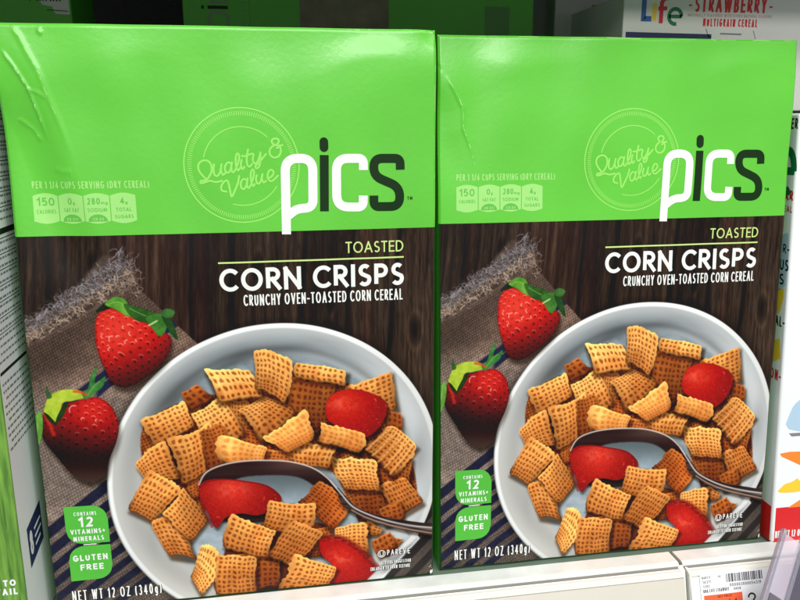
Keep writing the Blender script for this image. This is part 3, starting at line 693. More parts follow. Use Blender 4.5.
class Ink:
    """printed shapes in carton millimetres (v down), each a hair above the last, one mesh per colour"""
    def __init__(s): s.l = []   # (verts2d, faces, level)
    def add(s, vs, fs, lev): s.l.append((vs, fs, lev))
    def line(s, P, w, lev=0, caps='butt'):
        Q = [tuple(P[0])]
        for a_, b_ in zip(P, P[1:]):
            n_ = max(1, int(math.hypot(b_[0] - a_[0], b_[1] - a_[1]) / .8))
            Q += [(a_[0] + (b_[0] - a_[0]) * k_ / n_, a_[1] + (b_[1] - a_[1]) * k_ / n_) for k_ in range(1, n_ + 1)]
        P = Q
        vs, fs = ribbon(P, w, caps)
        if vs: s.add(vs, fs, lev)
    def fill(s, P, lev=0): s.add([np.array(p, float) for p in P], [tuple(range(len(P)))], lev)
    def text(s, t, u0, u1, vb, cap, w, lev=0, gap=None, caps='ext', d=(0, 0)):
        """text between u0 and u1 with baseline vb, cap height cap, stroke w"""
        H = cap - w; gap = gap if gap is not None else w * 1.1 + .05 * cap
        adv = []; tot = 0
        for ch in t:
            if ch == ' ': adv.append((0, .30)); continue
            adv.append((1, GL[ch][0]))
        nl = len(t); A = sum(a for k, a in adv) * H; B = sum(w for k, a in adv if k) + gap * (nl - 1)
        xs = max(.25, ((u1 - u0) - B) / A) if A else 1
        x = u0
        for ch, (k, a) in zip(t, adv):
            if k:
                for j, st_ in enumerate(GL[ch][1]):
                    s.line([(x + w / 2 + px_ * H * xs + d[0], vb - w / 2 - py_ * H + d[1]) for px_, py_ in st_], w, lev + j % 3, caps='butt' if len(st_) > 6 else caps)
                x += w
            x += a * H * xs + gap
        return xs
    def build(s, name, m, front, parent, off=.07):
        V = []; Fc = []
        for vs, fs, lev in s.l:
            b = len(V); a = np.array(vs); p = front.at(a[:, 0], a[:, 1], off + lev * .016)
            V += [tuple(q_ * MM) for q_ in p]; Fc += [tuple(i + b for i in f) for f in fs]
        return link_mesh(name, V, Fc, m, parent)
def dens(P, n=6):
    out = []
    for a, b in zip(P, P[1:] + P[:1]):
        out += [tuple(np.array(a) + (np.array(b) - np.array(a)) * k / n) for k in range(n)]
    return out
def tilefill(inkk, P, lev, step=5):
    """large flat shapes as a vertical strip fan so they follow the carton's bulge"""
    P = np.array(P); u0, u1 = P[:, 0].min(), P[:, 0].max(); n = max(8, int((u1 - u0) / step)); us = np.linspace(u0 + 1e-4, u1 - 1e-4, n * 3)
    def span(u):
        ys = []
        for i in range(len(P)):
            a, b = P[i], P[(i + 1) % len(P)]
            if (a[0] - u) * (b[0] - u) <= 0 and a[0] != b[0]: ys.append(a[1] + (b[1] - a[1]) * (u - a[0]) / (b[0] - a[0]))
        return min(ys), max(ys)
    top = []; bot = []
    for u in us: a, b = span(u); top.append((u, a)); bot.append((u, b))
    vs = top + bot; m_ = len(us); rows = 14
    vs = [np.array([us[i], top[i][1] + (bot[i][1] - top[i][1]) * r / rows]) for r in range(rows + 1) for i in range(m_)]
    inkk.add(vs, [(r * m_ + i, r * m_ + i + 1, (r + 1) * m_ + i + 1, (r + 1) * m_ + i) for r in range(rows) for i in range(m_ - 1)], lev)
def rrect(u0, v0, u1, v1, r):
    """r: radii tl, tr, br, bl"""
    P = []
    for (cx, cy, a0), rr in zip((((u0, v0), 0, 180), ((u1, v0), 0, 270), ((u1, v1), 0, 0), ((u0, v1), 0, 90)), r):
        pass
    def c(cx, cy, rr, a0): return [(cx + rr * math.cos(math.radians(a0 + q_ * 11.25)), cy + rr * math.sin(math.radians(a0 + q_ * 11.25))) for q_ in range(9)] if rr > 0 else [(cx, cy)]
    P += c(u0 + r[0], v0 + r[0], r[0], 180); P += c(u1 - r[1], v0 + r[1], r[1], 270); P += c(u1 - r[2], v1 - r[2], r[2], 0); P += c(u0 + r[3], v1 - r[3], r[3], 90)
    return P
def zl(P): # readings off the enlarged logo
    return [tuple(float(q_) for q_ in art(270 + x / 4.8, 120 + y / 4.8)) for x, y in P]
def zs(P): # readings off the enlarged seal
    return [tuple(float(q_) for q_ in art(180 + x / 5, 100 + y / 5)) for x, y in P]
def carc(cx, cy, r0, a0, a1, n=8): return [(cx + r0 * math.cos(math.radians(a0 + (a1 - a0) * k / n)), cy + r0 * math.sin(math.radians(a0 + (a1 - a0) * k / n))) for k in range(n + 1)]

def print_front(front, panel):
    # ---- seal
    seal = Ink(); cu, cv, R0 = 100.6, 59.9, 25.5
    seal.line([(cu + R0 * math.cos(t), cv + R0 * math.sin(t)) for t in np.linspace(0, 2 * math.pi, 97)], .55, 0)
    for k in range(150):
        t = 2 * math.pi * k / 150; a, b = (22.2, 24.1)
        seal.line([(cu + a * math.cos(t), cv + a * math.sin(t)), (cu + b * math.cos(t), cv + b * math.sin(t))], .36, 0)
    seal.line([(cu + 17.2 * math.cos(math.radians(t)), cv - 17.2 * math.sin(math.radians(t))) for t in range(47, 168, 5)], .5, 1)
    seal.line([(cu + 17.8 * math.cos(math.radians(t)), cv - 17.8 * math.sin(math.radians(t))) for t in range(254, 331, 5)], .5, 1)
    SC = [
     [(135, 400), (108, 372), (92, 345), (95, 318), (115, 303), (140, 305), (156, 325), (158, 355), (145, 385), (125, 402), (106, 404), (104, 416), (125, 412), (150, 404), (180, 410), (210, 404)],
     [(170, 322), (168, 345), (172, 372), (186, 380), (200, 362), (208, 322)], [(208, 322), (205, 350), (214, 374), (226, 366)],
     [(256, 318), (240, 312), (226, 330), (226, 352), (238, 364), (252, 350), (260, 312)], [(260, 312), (256, 340), (264, 362), (276, 352)],
     [(276, 352), (292, 310), (296, 278), (286, 268), (279, 290), (280, 330), (290, 352), (300, 340)],
     [(308, 300), (304, 325), (312, 346), (322, 334)], [(311, 279), (313, 283)],
     [(340, 248), (334, 290), (336, 322), (348, 334), (360, 320)], [(322, 281), (362, 268)],
     [(368, 272), (364, 300), (374, 318), (390, 304), (402, 266)], [(402, 262), (402, 300), (396, 332), (382, 342), (378, 330), (396, 312), (430, 270)],
     [(512, 226), (496, 228), (468, 222), (458, 206), (468, 194), (486, 194), (494, 206), (484, 222), (462, 232), (448, 252), (452, 276), (472, 288), (494, 280), (504, 258), (500, 236), (484, 240)],
     [(232, 458), (210, 452), (207, 430), (222, 408), (238, 404), (246, 430), (258, 482), (272, 458), (288, 420), (296, 380)],
     [(330, 398), (316, 396), (304, 414), (306, 436), (318, 446), (332, 428), (338, 392)], [(338, 392), (334, 420), (342, 440), (352, 430)],
     [(352, 430), (366, 390), (370, 356), (361, 348), (354, 368), (356, 410), (366, 430), (374, 420)],
     [(384, 376), (380, 398), (388, 418), (402, 410), (412, 370)], [(412, 370), (410, 396), (418, 412), (430, 404)],
     [(438, 392), (456, 384), (468, 364), (460, 350), (446, 354), (438, 376), (444, 400), (462, 404), (490, 378)],
    ]
    for k, st_ in enumerate(SC): seal.line(zs([tuple(p) for p in catmull(st_, False, 5)]), .92, 2 + k % 3, caps='round')
    seal.build('quality_seal', M_pale, front, panel)
    # ---- logo
    w = 4.15
    def corner(P, r):  # round every inner vertex
        out = [P[0]]
        for a, b, c in zip(P, P[1:], P[2:]):
            a, b, c = map(lambda q_: np.array(q_, float), (a, b, c)); da = (a - b) / np.hypot(*(a - b)); dc = (c - b) / np.hypot(*(c - b))
            r_ = min(r, np.hypot(*(a - b)) * .49, np.hypot(*(c - b)) * .49)
            p0 = b + da * r_; p1 = b + dc * r_
            for t in np.linspace(0, 1, 9): out.append(tuple((1 - t) ** 2 * p0 + 2 * t * (1 - t) * b + t * t * p1))
        out.append(P[-1]); return out
    wl = Ink()
    pstem = zl(corner([(79, 547), (72, 185), (205, 183), (206, 420), (128, 425), (82, 462)], 62))
    wl.line(pstem, w, 5)
    wl.line(zl(corner([(448, 240), (448, 184), (318, 184), (320, 417), (446, 417), (447, 362)], 58)), w, 5)
    wl.build('logo_lettering', M_white, front, panel)
    dl = Ink()
    dl.line(zl([(260, 168), (261, 437)]), w * .98, 6)
    dl.line(zl([(258, 104), (259, 132)]), w * .95, 6, caps='round')
    dl.line(zl(corner([(625, 238), (624, 184), (498, 184), (498, 268), (622, 322), (622, 414), (498, 415), (498, 362)], 52)), w, 6)
    dl.text('TM', 176.3, 178.8, 76.6, 1.5, .28, 6, gap=.35)
    dl.build('dark_logo_lettering', M_dark, front, panel)
    # ---- serving facts
    nf = Ink(); nd = Ink()
    nf.text('PER 1 1/4 CUPS SERVING (DRY CEREAL)', 9.0, 59.6, 69.1, 3.3, .5, 0, gap=.42)
    for k in range(4):
        a = 8.9 + k * 11.2; b = a + 10.8; top, bot = 72.2, 83.4
        P = [(a + (b - a) * t, top - 1.2 * math.sin(math.pi * t)) for t in np.linspace(0, 1, 13)] + [(b - (b - a) * t, bot + 1.2 * math.sin(math.pi * t)) for t in np.linspace(0, 1, 13)]
        tilefill(nf, P, 0)
        t1, t2, t3 = (('150', 'CALORIES', ''), ('0g', 'SAT FAT', '0% DV'), ('280mg', 'SODIUM', '12% DV'), ('4g', 'TOTAL', 'SUGARS'))[k]
        wd_ = (7.0, 2.6, 8.0, 2.6)[k]; mid_ = (a + b) / 2
        big = 3.6 if k == 0 else 2.9
        if k in (1, 3):
            nd.text(t1[0], mid_ - 1.3, mid_ + .5, 76.0, big, .5, 2); nd.text('g', mid_ + .9, mid_ + 1.8, 76.0, 1.5, .3, 2)
        elif k == 2: nd.text('280', a + 1.4, a + 6.8, 76.0, big, .5, 2, gap=.5); nd.text('mg', a + 7.2, b - .8, 76.0, 1.4, .26, 2, gap=.3)
        else: nd.text('150', a + 1.6, b - 1.6, 76.6, big, .62, 2, gap=.6)
        nd.text(t2, a + 1.3 + (.8 if k in (1, 3) else 0), b - 1.3 - (.8 if k in (1, 3) else 0), 79.3 if k else 80.0, 1.7, .28, 2, gap=.32)
        if k in (1, 2):
            Q = [(mid_ + 4.2 * math.cos(math.radians(t)), 83.6 - 3.2 * math.sin(math.radians(t))) for t in range(0, 181, 15)]
            tilefill(nd, Q, 2, 3)
        if k == 3: nd.text(t3, a + 1.4, b - 1.4, 82.4, 1.7, .28, 2, gap=.32)
    nf.build('serving_facts', M_pale2, front, panel)
    nd.build('serving_facts_lettering', M_midg, front, panel)
    n3 = Ink()
    for k in (1, 2):
        mid_ = 8.9 + k * 11.2 + 5.4
        for q_, tx in ((1, '0% DV'), (2, '12% DV')):
            if q_ == k: n3.text(tx, mid_ - 2.5, mid_ + 2.5, 83.2, 1.3, .24, 5, gap=.28)
    n3.build('daily_value_lettering', M_pale2, front, panel)
    # ---- title
    tw = Ink()
    tw.text('CORN CRISPS', 87.7, 174.6, 117.6, 10.9, 1.95, 0, gap=1.45)
    tw.text('CRUNCHY OVEN-TOASTED CORN CEREAL', 98.2, 173.9, 124.8, 5.4, .66, 0, gap=.62)
    tw.build('title_lettering', M_white, front, panel)
    tl = Ink(); tl.text('TOASTED', 146.6, 174.4, 101.2, 5.4, .66, 0, gap=.7); tl.line([(87.6 + k * 3.48, 103.95) for k in range(26)], .75, 0)
    tl.build('subtitle_lettering', M_lime, front, panel)
    # ---- badges
    bd = Ink()
    tilefill(bd, rrect(8.6, 220.4, 28.4, 240.2, (0, 7.5, 0, 7.5)), 0, 2)
    tilefill(bd, rrect(8.6, 241.5, 28.4, 260.2, (7.5, 0, 7.5, 0)), 0, 2)
    bd.build('green_badges', M_badge, front, panel)
    bt = Ink()
    bt.text('CONTAINS', 12.9, 23.3, 225.3, 1.9, .32, 2, gap=.5)
    bt.text('12', 14.8, 21.6, 231.3, 5.2, 1.0, 2, gap=1.3)
    bt.text('VITAMINS+', 10.6, 26.6, 235.0, 2.5, .5, 2, gap=.6)
    bt.text('MINERALS', 11.6, 25.8, 238.8, 2.5, .5, 2, gap=.6)
    bt.text('GLUTEN', 10.4, 26.6, 249.6, 3.3, .7, 2, gap=.85)
    bt.text('FREE', 13.4, 24.2, 254.8, 3.3, .7, 2, gap=.85)
    bt.line([(16, 240.85), (22, 240.75)], .5, 2)
    bt.build('badge_lettering', M_white, front, panel)
    # ---- net weight and kosher mark, white with a dark edge
    for nm, m_, ww, lv, dd in (('net_weight_shadow', M_shadow, .75, 0, (.35, .3)), ('net_weight_lettering', M_white, 0, 4, (0, 0))):
        k = Ink()
        k.text('NET WT 12 OZ (340g)', 8.2, 50.6, 271.2, 5.6, .58 + ww, lv, gap=.95 - ww, d=dd)
        k1 = Ink(); k1.line([(162.4 + dd[0] + 1.9 * math.cos(t), 261.0 + dd[1] + 1.9 * math.sin(t)) for t in np.linspace(0, 2 * math.pi, 25)], .4 + ww * .6, lv)
        k1.text('U', 161.3, 163.5, 262.4, 2.7, .45 + ww * .5, lv, d=dd)
        k2 = Ink(); k2.text('PAREVE', 165.3, 177.5, 262.3, 3.2, .42 + ww * .5, lv, gap=.8 - ww * .5, d=dd)
        k3 = Ink(); k3.text('SERVING SUGGESTION', 162.4, 177.6, 267.4, 2.0, .30 + ww * .2, lv, gap=.36 - ww * .2, d=dd)
        k4 = Ink(); k4.text('ENLARGED TO SHOW TEXTURE', 156.5, 177.6, 270.4, 2.0, .28 + ww * .2, lv, gap=.30 - ww * .2, d=dd)
        k.build(nm, m_, front, panel)
        for kk, nn_ in ((k1, 'kosher_mark'), (k2, 'kosher_lettering'), (k3, 'serving_note'), (k4, 'texture_note')): kk.build(nn_ + ('_shadow' if ww else ''), m_, front, panel)

def grid_mesh(name, front, us, vs, mats, parent, colours=None, idx=None):
    U, V = np.meshgrid(us, vs); P = front.at(U, V) * MM
    nu, nv = len(us), len(vs)
    me = bpy.data.meshes.new(name)
    me.vertices.add(nu * nv); me.vertices.foreach_set('co', P.reshape(-1))
    i = (np.arange(nv - 1)[:, None] * nu + np.arange(nu - 1)[None, :]).reshape(-1)
    q_ = np.stack([i, i + nu, i + nu + 1, i + 1], 1).astype(np.int32)
    me.loops.add(q_.size); me.loops.foreach_set('vertex_index', q_.reshape(-1))
    me.polygons.add(len(q_)); me.polygons.foreach_set('loop_start', np.arange(0, q_.size, 4, dtype=np.int32))
    me.update(calc_edges=True)
    me.polygons.foreach_set('use_smooth', np.ones(len(q_), bool))
    for m_ in mats: me.materials.append(m_)
    if idx is not None: me.polygons.foreach_set('material_index', idx.astype(np.int32).reshape(-1))
    if colours is not None:
        ca = me.color_attributes.new('print', 'FLOAT_COLOR', 'POINT')
        c4 = np.ones((nu * nv, 4), np.float32); c4[:, :3] = colours.reshape(-1, 3); ca.data.foreach_set('color', c4.reshape(-1))
    o = bpy.data.objects.new(name, me); C.objects.link(o); o.parent = parent
    return o

def carton(front, label):
    t = thing('cereal_box', label, 'cereal box', (0, 0, 0), 'green cereal boxes side by side on the shelf')
    base = (front.pos[0] - BW / 2, front.at(BW / 2, BH)[1] + 1, 0)
    # printed front: green field and photograph, one skin
    us = (np.arange(NU) + .5) / RES; us[0] = 0; us[-1] = BW
    vs2 = V0 + (np.arange(NV) + .5) / RES; vs2[0] = V0; vs2[-1] = BH
    vs1 = np.concatenate([[0, .25, .5, .9, 1.4], np.linspace(2, V0 - .8, 120), [V0 - .02]])
    vs = np.concatenate([vs1, vs2]); cols = np.zeros((len(vs), len(us), 3)); cols[len(vs1):] = ART
    idx = np.zeros((len(vs) - 1, len(us) - 1)); idx[len(vs1) - 1:] = 1
    # green card showing at the rounded edges of the photograph
    gr = s2l((26, 62, 28)); cols[len(vs1):, :3] = gr; cols[len(vs1):, -2:] = gr; cols[-4:] = gr
    Uc, Vc = np.meshgrid(us, vs); ch = (Uc > 187.6) & (Vc > 270.5) & (vnoise(Uc * 1.7, Vc * 1.3, 5) > .86) | (np.hypot(Uc - 189.4, Vc - 274.6) < 1.1); cols[ch] = s2l((222, 222, 214))
    panel = grid_mesh('front_panel', front, us, vs, [M_green, M_art], t, cols, idx)
    print_front(front, panel)
    # card body: sides, back, top flaps, bottom
    x0, x1 = front.pos[0] - BW, front.pos[0]; zt = front.pos[2]; yt = front.pos[1] + .9
    ring = [(u, 0.) for u in np.linspace(0, BW, 60)[:-1]] + [(BW, v) for v in np.linspace(0, BH, 80)[:-1]] + [(u, BH) for u in np.linspace(BW, 0, 30)[:-1]] + [(0., v) for v in np.linspace(BH, 0, 80)[:-1]]
    ra = np.array(ring); fr = front.at(ra[:, 0], ra[:, 1]); flat = np.stack([front.pos[0] - BW + ra[:, 0], front.pos[1] - ra[:, 1] * math.sin(front.lean), fr[:, 2]], -1)
    mid_ = flat + [0, 14, 0]; bck = flat + [0, BD, 0]; n = len(ring)
    vs_ = [tuple(p * MM) for p in np.concatenate([fr, fr * .5 + mid_ * .5, mid_, bck])]
    fs_ = [(r * n + i, (r + 1) * n + i, (r + 1) * n + (i + 1) % n, r * n + (i + 1) % n) for r in range(3) for i in range(n)]
    fs_.append(tuple(range(3 * n, 4 * n)))
    link_mesh('card_body', vs_, fs_, M_midside, t)
    f = MB(); f.box((x0 + 3, yt + 15, zt - .2), (x1 - 3, yt + BD - 1.6, zt + .4)); f.build('top_flap', M_midside, t, bevel=.25)
    f = MB(); f.box((x0 + 40, yt + 22, zt + .41), (x1 - 40, yt + BD - 1.8, zt + .8)); f.build('tuck_tab', M_midside, t, bevel=.2)
    return t
M_midside = ink('green_side_print', (86, 178, 56), noise=.04, nscale=40)
CA = carton(FRONT_A, 'green and brown cereal box on the left, its upper left corner creased and crumpled')
CB = carton(FRONT_B, 'green and brown cereal box on the right, nearly smooth, beside the white box')

# whitened, cracked ink along the folds and at the corners
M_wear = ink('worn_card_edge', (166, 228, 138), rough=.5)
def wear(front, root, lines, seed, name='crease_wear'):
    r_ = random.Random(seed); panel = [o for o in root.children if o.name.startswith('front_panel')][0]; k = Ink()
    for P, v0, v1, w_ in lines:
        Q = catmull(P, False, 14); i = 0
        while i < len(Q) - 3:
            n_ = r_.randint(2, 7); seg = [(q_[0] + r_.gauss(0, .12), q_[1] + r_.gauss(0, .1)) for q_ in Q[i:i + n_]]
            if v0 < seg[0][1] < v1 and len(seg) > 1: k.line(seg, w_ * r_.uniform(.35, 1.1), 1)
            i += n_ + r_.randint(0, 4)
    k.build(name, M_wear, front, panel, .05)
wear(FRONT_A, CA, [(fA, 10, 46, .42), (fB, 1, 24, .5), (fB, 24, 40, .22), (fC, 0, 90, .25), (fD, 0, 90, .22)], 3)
wear(FRONT_A, CA, [([(186.5, .9), (188.2, 1.4), (189.2, 3), (189.3, 5)], 0, 9, .9), ([(150, .5), (156, .45), (163, .5), (176, .45), (188, .6)], 0, 3, .3), ([(189.4, 8), (189.45, 30), (189.4, 60), (189.4, 89)], 0, 90, .25)], 3, 'edge_wear')
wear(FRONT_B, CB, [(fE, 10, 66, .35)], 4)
wear(FRONT_B, CB, [([(20, .5), (60, .45), (110, .5), (150, .45), (188, .5)], 0, 3, .4), ([(189.4, 4), (189.45, 30), (189.4, 60), (189.4, 89)], 0, 90, .25)], 4, 'edge_wear')

# ================================================================== OTHER CARTONS
class Plane:
    """flat printed face: origin, unit axes (right, down), outward normal"""
    def __init__(s, o, r, d, n): s.o, s.r, s.d, s.n = map(lambda q_: np.array(q_, float), (o, r, d, n))
    def at(s, u, v, off=0.0):
        u = np.asarray(u, float)[..., None]; v = np.asarray(v, float)[..., None]
        return s.o + u * s.r + v * s.d + s.n * off
def prism(t, name, m, p, bev=.8):
    b = MB(); b.hexa(p); return b.build(name, m, t, bevel=bev)
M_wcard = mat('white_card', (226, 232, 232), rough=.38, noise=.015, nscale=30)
M_red = mat('red_print', (206, 30, 34), rough=.4); M_blue = mat('pale_blue_print', (168, 196, 216), rough=.4)
M_orange = mat('orange_print', (232, 130, 44), rough=.4); M_yellow = mat('yellow_print', (236, 196, 52), rough=.4)
M_navy = mat('navy_print', (30, 38, 84), rough=.4); M_black = mat('black_print', (20, 20, 22), rough=.45)
M_emer = mat('emerald_print', (14, 110, 66), rough=.4); M_blue2 = mat('blue_print', (40, 92, 160), rough=.4)
M_greytext = mat('grey_print', (120, 124, 126), rough=.5)

# --- white fruit cereal box standing on the right (leans back a little)
lean = 14.6 / 220
t = thing('cereal_box', 'white cereal box with red base band and orange fruit print, at the right edge', 'cereal box')
lx0, lx1, lz = 274.2, 464.0, 240.0; ly = 353.4; dep = 66
def lyy(z): return ly + z * lean
prism(t, 'card_body', M_wcard, [(lx0, ly, .3), (lx1, ly, .3), (lx1, ly + dep, .3), (lx0, ly + dep, .3), (lx0, lyy(lz), lz), (lx1, lyy(lz), lz), (lx1, lyy(lz) + dep, lz), (lx0, lyy(lz) + dep, lz)], 1.6)
nrm = np.array([0, -math.cos(math.atan(lean)), math.sin(math.atan(lean))])
LF = Plane((lx0, lyy(lz), lz), (1, 0, 0), (0, -lean, -1), (0, -1, lean))
LS = Plane((lx0, lyy(lz), lz), (0, -1, 0), (0, -lean, -1), (-1, 0, 0))   # u counts towards the front edge from it: negative is deeper
def blob(P): return [tuple(p) for p in catmull(P, True, 5)]
k = Ink()  # red band wraps front and side
k.add([np.array(p) for p in ((1.7, lz - 21.5), (lx1 - lx0 - 1.7, lz - 21.5), (lx1 - lx0 - 1.7, lz - .6), (1.7, lz - .6))], [(0, 1, 2, 3)], 0); k.build('red_band', M_red, LF, t, .05)
k = Ink(); k.fill([(-dep + 1.7, lz - 23), (-1.7, lz - 21.8), (-1.7, lz - .6), (-dep + 1.7, lz - .6)], 0); k.build('red_band', M_red, LS, t, .05)
k = Ink(); k.text('NET WT 12 OZ', 2.2, 19.5, lz - 3.2, 4.2, .62, 2, gap=.45); k.build('net_weight_lettering', M_wcard, LF, t, .08)
k = Ink(); tilefill(k, blob([(6, 172), (6, 164), (10, 157), (20, 153), (40, 155), (50, 164), (50, 174), (28, 175.5)]), 0); k.build('blue_bubble', M_blue, LF, t, .06)
k = Ink(); tilefill(k, [(6.5, 174.6), (50, 175.2), (50, 176.8), (8, 176.6)], 0); k.build('bubble_edge', M_greytext, LF, t, .07)
k = Ink(); tilefill(k, [(1.8, 186.2), (8, 185.5), (30, 186.5), (30, 196.5), (15, 194), (8, 190.5), (3, 188)], 0); tilefill(k, [(9, 219), (18, 214), (34, 211), (34, 219)], 0); k.build('orange_piece', M_orange, LF, t, .06)
k = Ink(); tilefill(k, [(1.8, 208.6), (6, 204.5), (11, 203.5), (14, 201.5), (15.5, 203.5), (22, 202.4), (30, 204), (30, 209), (12, 210), (4, 209.6)], 0); k.build('yellow_piece', M_yellow, LF, t, .06)
k = Ink(); tilefill(k, blob([(-26, 92), (-16, 91), (-13, 84), (-17, 76), (-12, 68), (-4, 63), (-1.8, 66), (-1.8, 86), (-4, 93), (-14, 96), (-22, 95)]), 0); k.build('blue_bubble', M_blue, LS, t, .06)
k = Ink()
k.line([(-.9, 30), (-10, 30)], 4.0, 3); k.line([(-10, 30)] + [(-6.5 - 5 * math.cos(math.radians(a)), 30 - 10.5 * math.sin(math.radians(a))) for a in range(0, 181, 12)], 4.6, 2)
k.line([(-6.5 - 5 * math.cos(math.radians(a)), 30 + 11 * math.sin(math.radians(a))) for a in range(0, 130, 12)], 4.6, 2)
k.build('big_logo_lettering', M_emer, LS, t, .06)
for tx, a_, b_, c_, d_, e_, g_ in (('ER', -6, -.7, 8, 5.6, .9, .9), ('R-', -6.2, -.8, 74, 5, .8, .8), ('US', -8, -.7, 83.5, 6.4, 1.1, .9), ('S', -7.6, -3.8, 91.5, 6.2, 1.1, 1), ('AL-', -8.6, -.8, 114.5, 5.6, .9, .8)):
    k = Ink(); k.text(tx, a_, b_, c_, d_, e_, 0, gap=g_); k.build('side_lettering', M_black, LS, t, .07)
k.build('side_lettering', M_black, LS, t, .07)
for tx, a_, b_, c_, d_, e_, g_ in (('RR', -7, -.8, 45.5, 5.4, 1.1, .8), ('EAL', -7.6, -.8, 51.8, 3.4, .5, .6), ('ON-', -10, -.9, 145, 6, 1.0, .9)):
    k = Ink(); k.text(tx, a_, b_, c_, d_, e_, 0, gap=g_); k.build('side_red_lettering', M_red, LS, t, .07)
k = Ink(); tilefill(k, [(-15, 100), (-10, 95), (-3, 93), (-3, 99), (-6, 108), (-13, 105)], 0); tilefill(k, [(-10, 124), (-4, 121), (-2.2, 132), (-9, 136)], 0); k.build('side_yellow_pieces', M_yellow, LS, t, .06)

# --- white box of the same kind lying across the back, only its end seen
t = thing('cereal_box', 'white cereal box lying flat behind the right green box, showing its top end', 'cereal box')
ex0, ex1, ez0, ez1, ey = 206.0, 396.0, 242.5, 308.0, 440.0
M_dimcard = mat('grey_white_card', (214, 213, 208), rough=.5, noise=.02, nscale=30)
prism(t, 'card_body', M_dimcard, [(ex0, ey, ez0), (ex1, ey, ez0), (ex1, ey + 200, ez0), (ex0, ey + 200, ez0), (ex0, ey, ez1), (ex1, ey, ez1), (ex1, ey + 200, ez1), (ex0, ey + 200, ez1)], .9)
EF = Plane((ex0, ey, ez1 + .5), (1, 0, 0), (0, 0, -1), (0, -1, 0))
k = Ink(); tilefill(k, [(2, 21), (56.5, 21.6), (56.5, 24.6), (2, 24.4)], 0); k.build('navy_strip', M_navy, EF, t, .06)
k = Ink(); k.line([(12.5, 1.2), (12.5, 13.6), (17.5, 13.6)], 3.0, 0); k.build('logo_letter', M_blue2, EF, t, .06)
k = Ink(); k.line([(19.2, 5), (19.2, 14.6)], 2.6, 3); k.line([(19.2, 1.2), (19.2, 3.2)], 2.6, 3); k.build('logo_letter', M_yellow, EF, t, .06)
k = Ink(); k.line([(23.5, 16), (23.5, 4.5), (25, 2.2), (28, 1.8)], 2.5, 2); k.line([(21.5, 7.8), (27, 7.6)], 2.2, 4); k.build('logo_letter', M_red, EF, t, .06)
k = Ink(); k.line([(28.5, 12), (36.5, 12)] + [(32.4 + 4 * math.cos(math.radians(a)), 12 - 4.2 * math.sin(math.radians(a))) for a in range(0, 300, 15)], 2.1, 2); k.build('logo_letter', M_emer, EF, t, .06)
k = Ink(); k.text('STRAWBERRY', 44.5, 91, 9.2, 8.6, 1.4, 0, gap=1.2); k.line([(40.6, 5.6), (42.6, 5.6)], 1, 0); k.line([(92.8, 5.6), (94.8, 5.6)], 1, 0)
k.text('MULTIGRAIN CEREAL', 50.4, 85.8, 17.2, 4.4, .75, 0, gap=.8); k.build('red_lettering', M_red, EF, t, .06)
k = Ink(); k.text('NATURALLY FLAVORED WITH OTHER NATURAL FLAVORS', 40.5, 95, 11.9, 1.7, .25, 0, gap=.4); k.build('small_lettering', mat('faint_red_print', (196, 140, 132)), EF, t, .06)
k = Ink(); k.line([(52.6, 18.5), (54.6, 23.0), (56.8, 23.2)], .5, 0); k.line([(83.6, 19.2), (85.6, 24)], .5, 0); k.line([(62, 21.2), (76, 21.4)], .9, 0); k.build('tab_marks', M_greytext, EF, t, .06)

# --- dark green boxes of the same make lying behind, faces in deep shade
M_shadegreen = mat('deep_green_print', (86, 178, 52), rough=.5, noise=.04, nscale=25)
t = thing('cereal_box', 'green cereal box lying on its long side behind the two front boxes, logo turned sideways', 'cereal box')
gx0, gx1, gy, gz0, gz1 = -46.6, 166.0, 482.0, 150.0, 340.0
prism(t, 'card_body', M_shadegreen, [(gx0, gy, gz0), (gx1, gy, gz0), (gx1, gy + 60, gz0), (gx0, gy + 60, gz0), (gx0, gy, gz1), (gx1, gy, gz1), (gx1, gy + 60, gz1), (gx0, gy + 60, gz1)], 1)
GP = Plane((gx0, gy, 320), (1, 0, 0), (0, 0, -1), (0, -1, 0))
k = Ink()
k.line([(16.5, 15.0), (23.5, 14.8), (25.5, 12.6), (25.5, 8), (25.5, 4)], 1.9, 0); k.line([(16.5, 15.0), (15.2, 12.6), (15.2, 4)], 1.9, 1)
k.line([(25.5, 32), (25.5, 22.8), (23.6, 20.6), (17, 20.6), (15.2, 22.8), (15.2, 32)], 1.9, 0); k.build('logo_lettering', mat('greyed_white_ink', (120, 150, 110), rough=.6), GP, t, .06)  # logo in a greyer ink than the white on the front boxes
k = Ink(); k.line([(14.2, 17.8), (25.8, 17.8)], 1.9, 0); k.line([(10.6, 17.8), (12.2, 17.8)], 1.9, 0); k.build('dark_logo_lettering', M_dark, GP, t, .06)
k = Ink()
for j in range(14): k.line([(33.5, 4 + j * 2.2), (33.5 + 1.2 + .5 * (j % 3), 4 + j * 2.2)], .5, 0)
k.line([(38, 2), (38, 34)], .35, 0); k.build('small_lettering', mat('dull_green_ink', (96, 140, 84)), GP, t, .06)  # small lettering in a duller green
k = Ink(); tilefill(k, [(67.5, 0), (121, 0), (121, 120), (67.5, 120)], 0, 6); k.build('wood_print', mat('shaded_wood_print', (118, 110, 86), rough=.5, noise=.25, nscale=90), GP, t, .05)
k = Ink(); tilefill(k, [(181, 14), (197, 14), (197, 60), (181, 60)], 0, 5); k.build('facts_print', mat('dim_facts_ink', (84, 138, 66)), GP, t, .05)

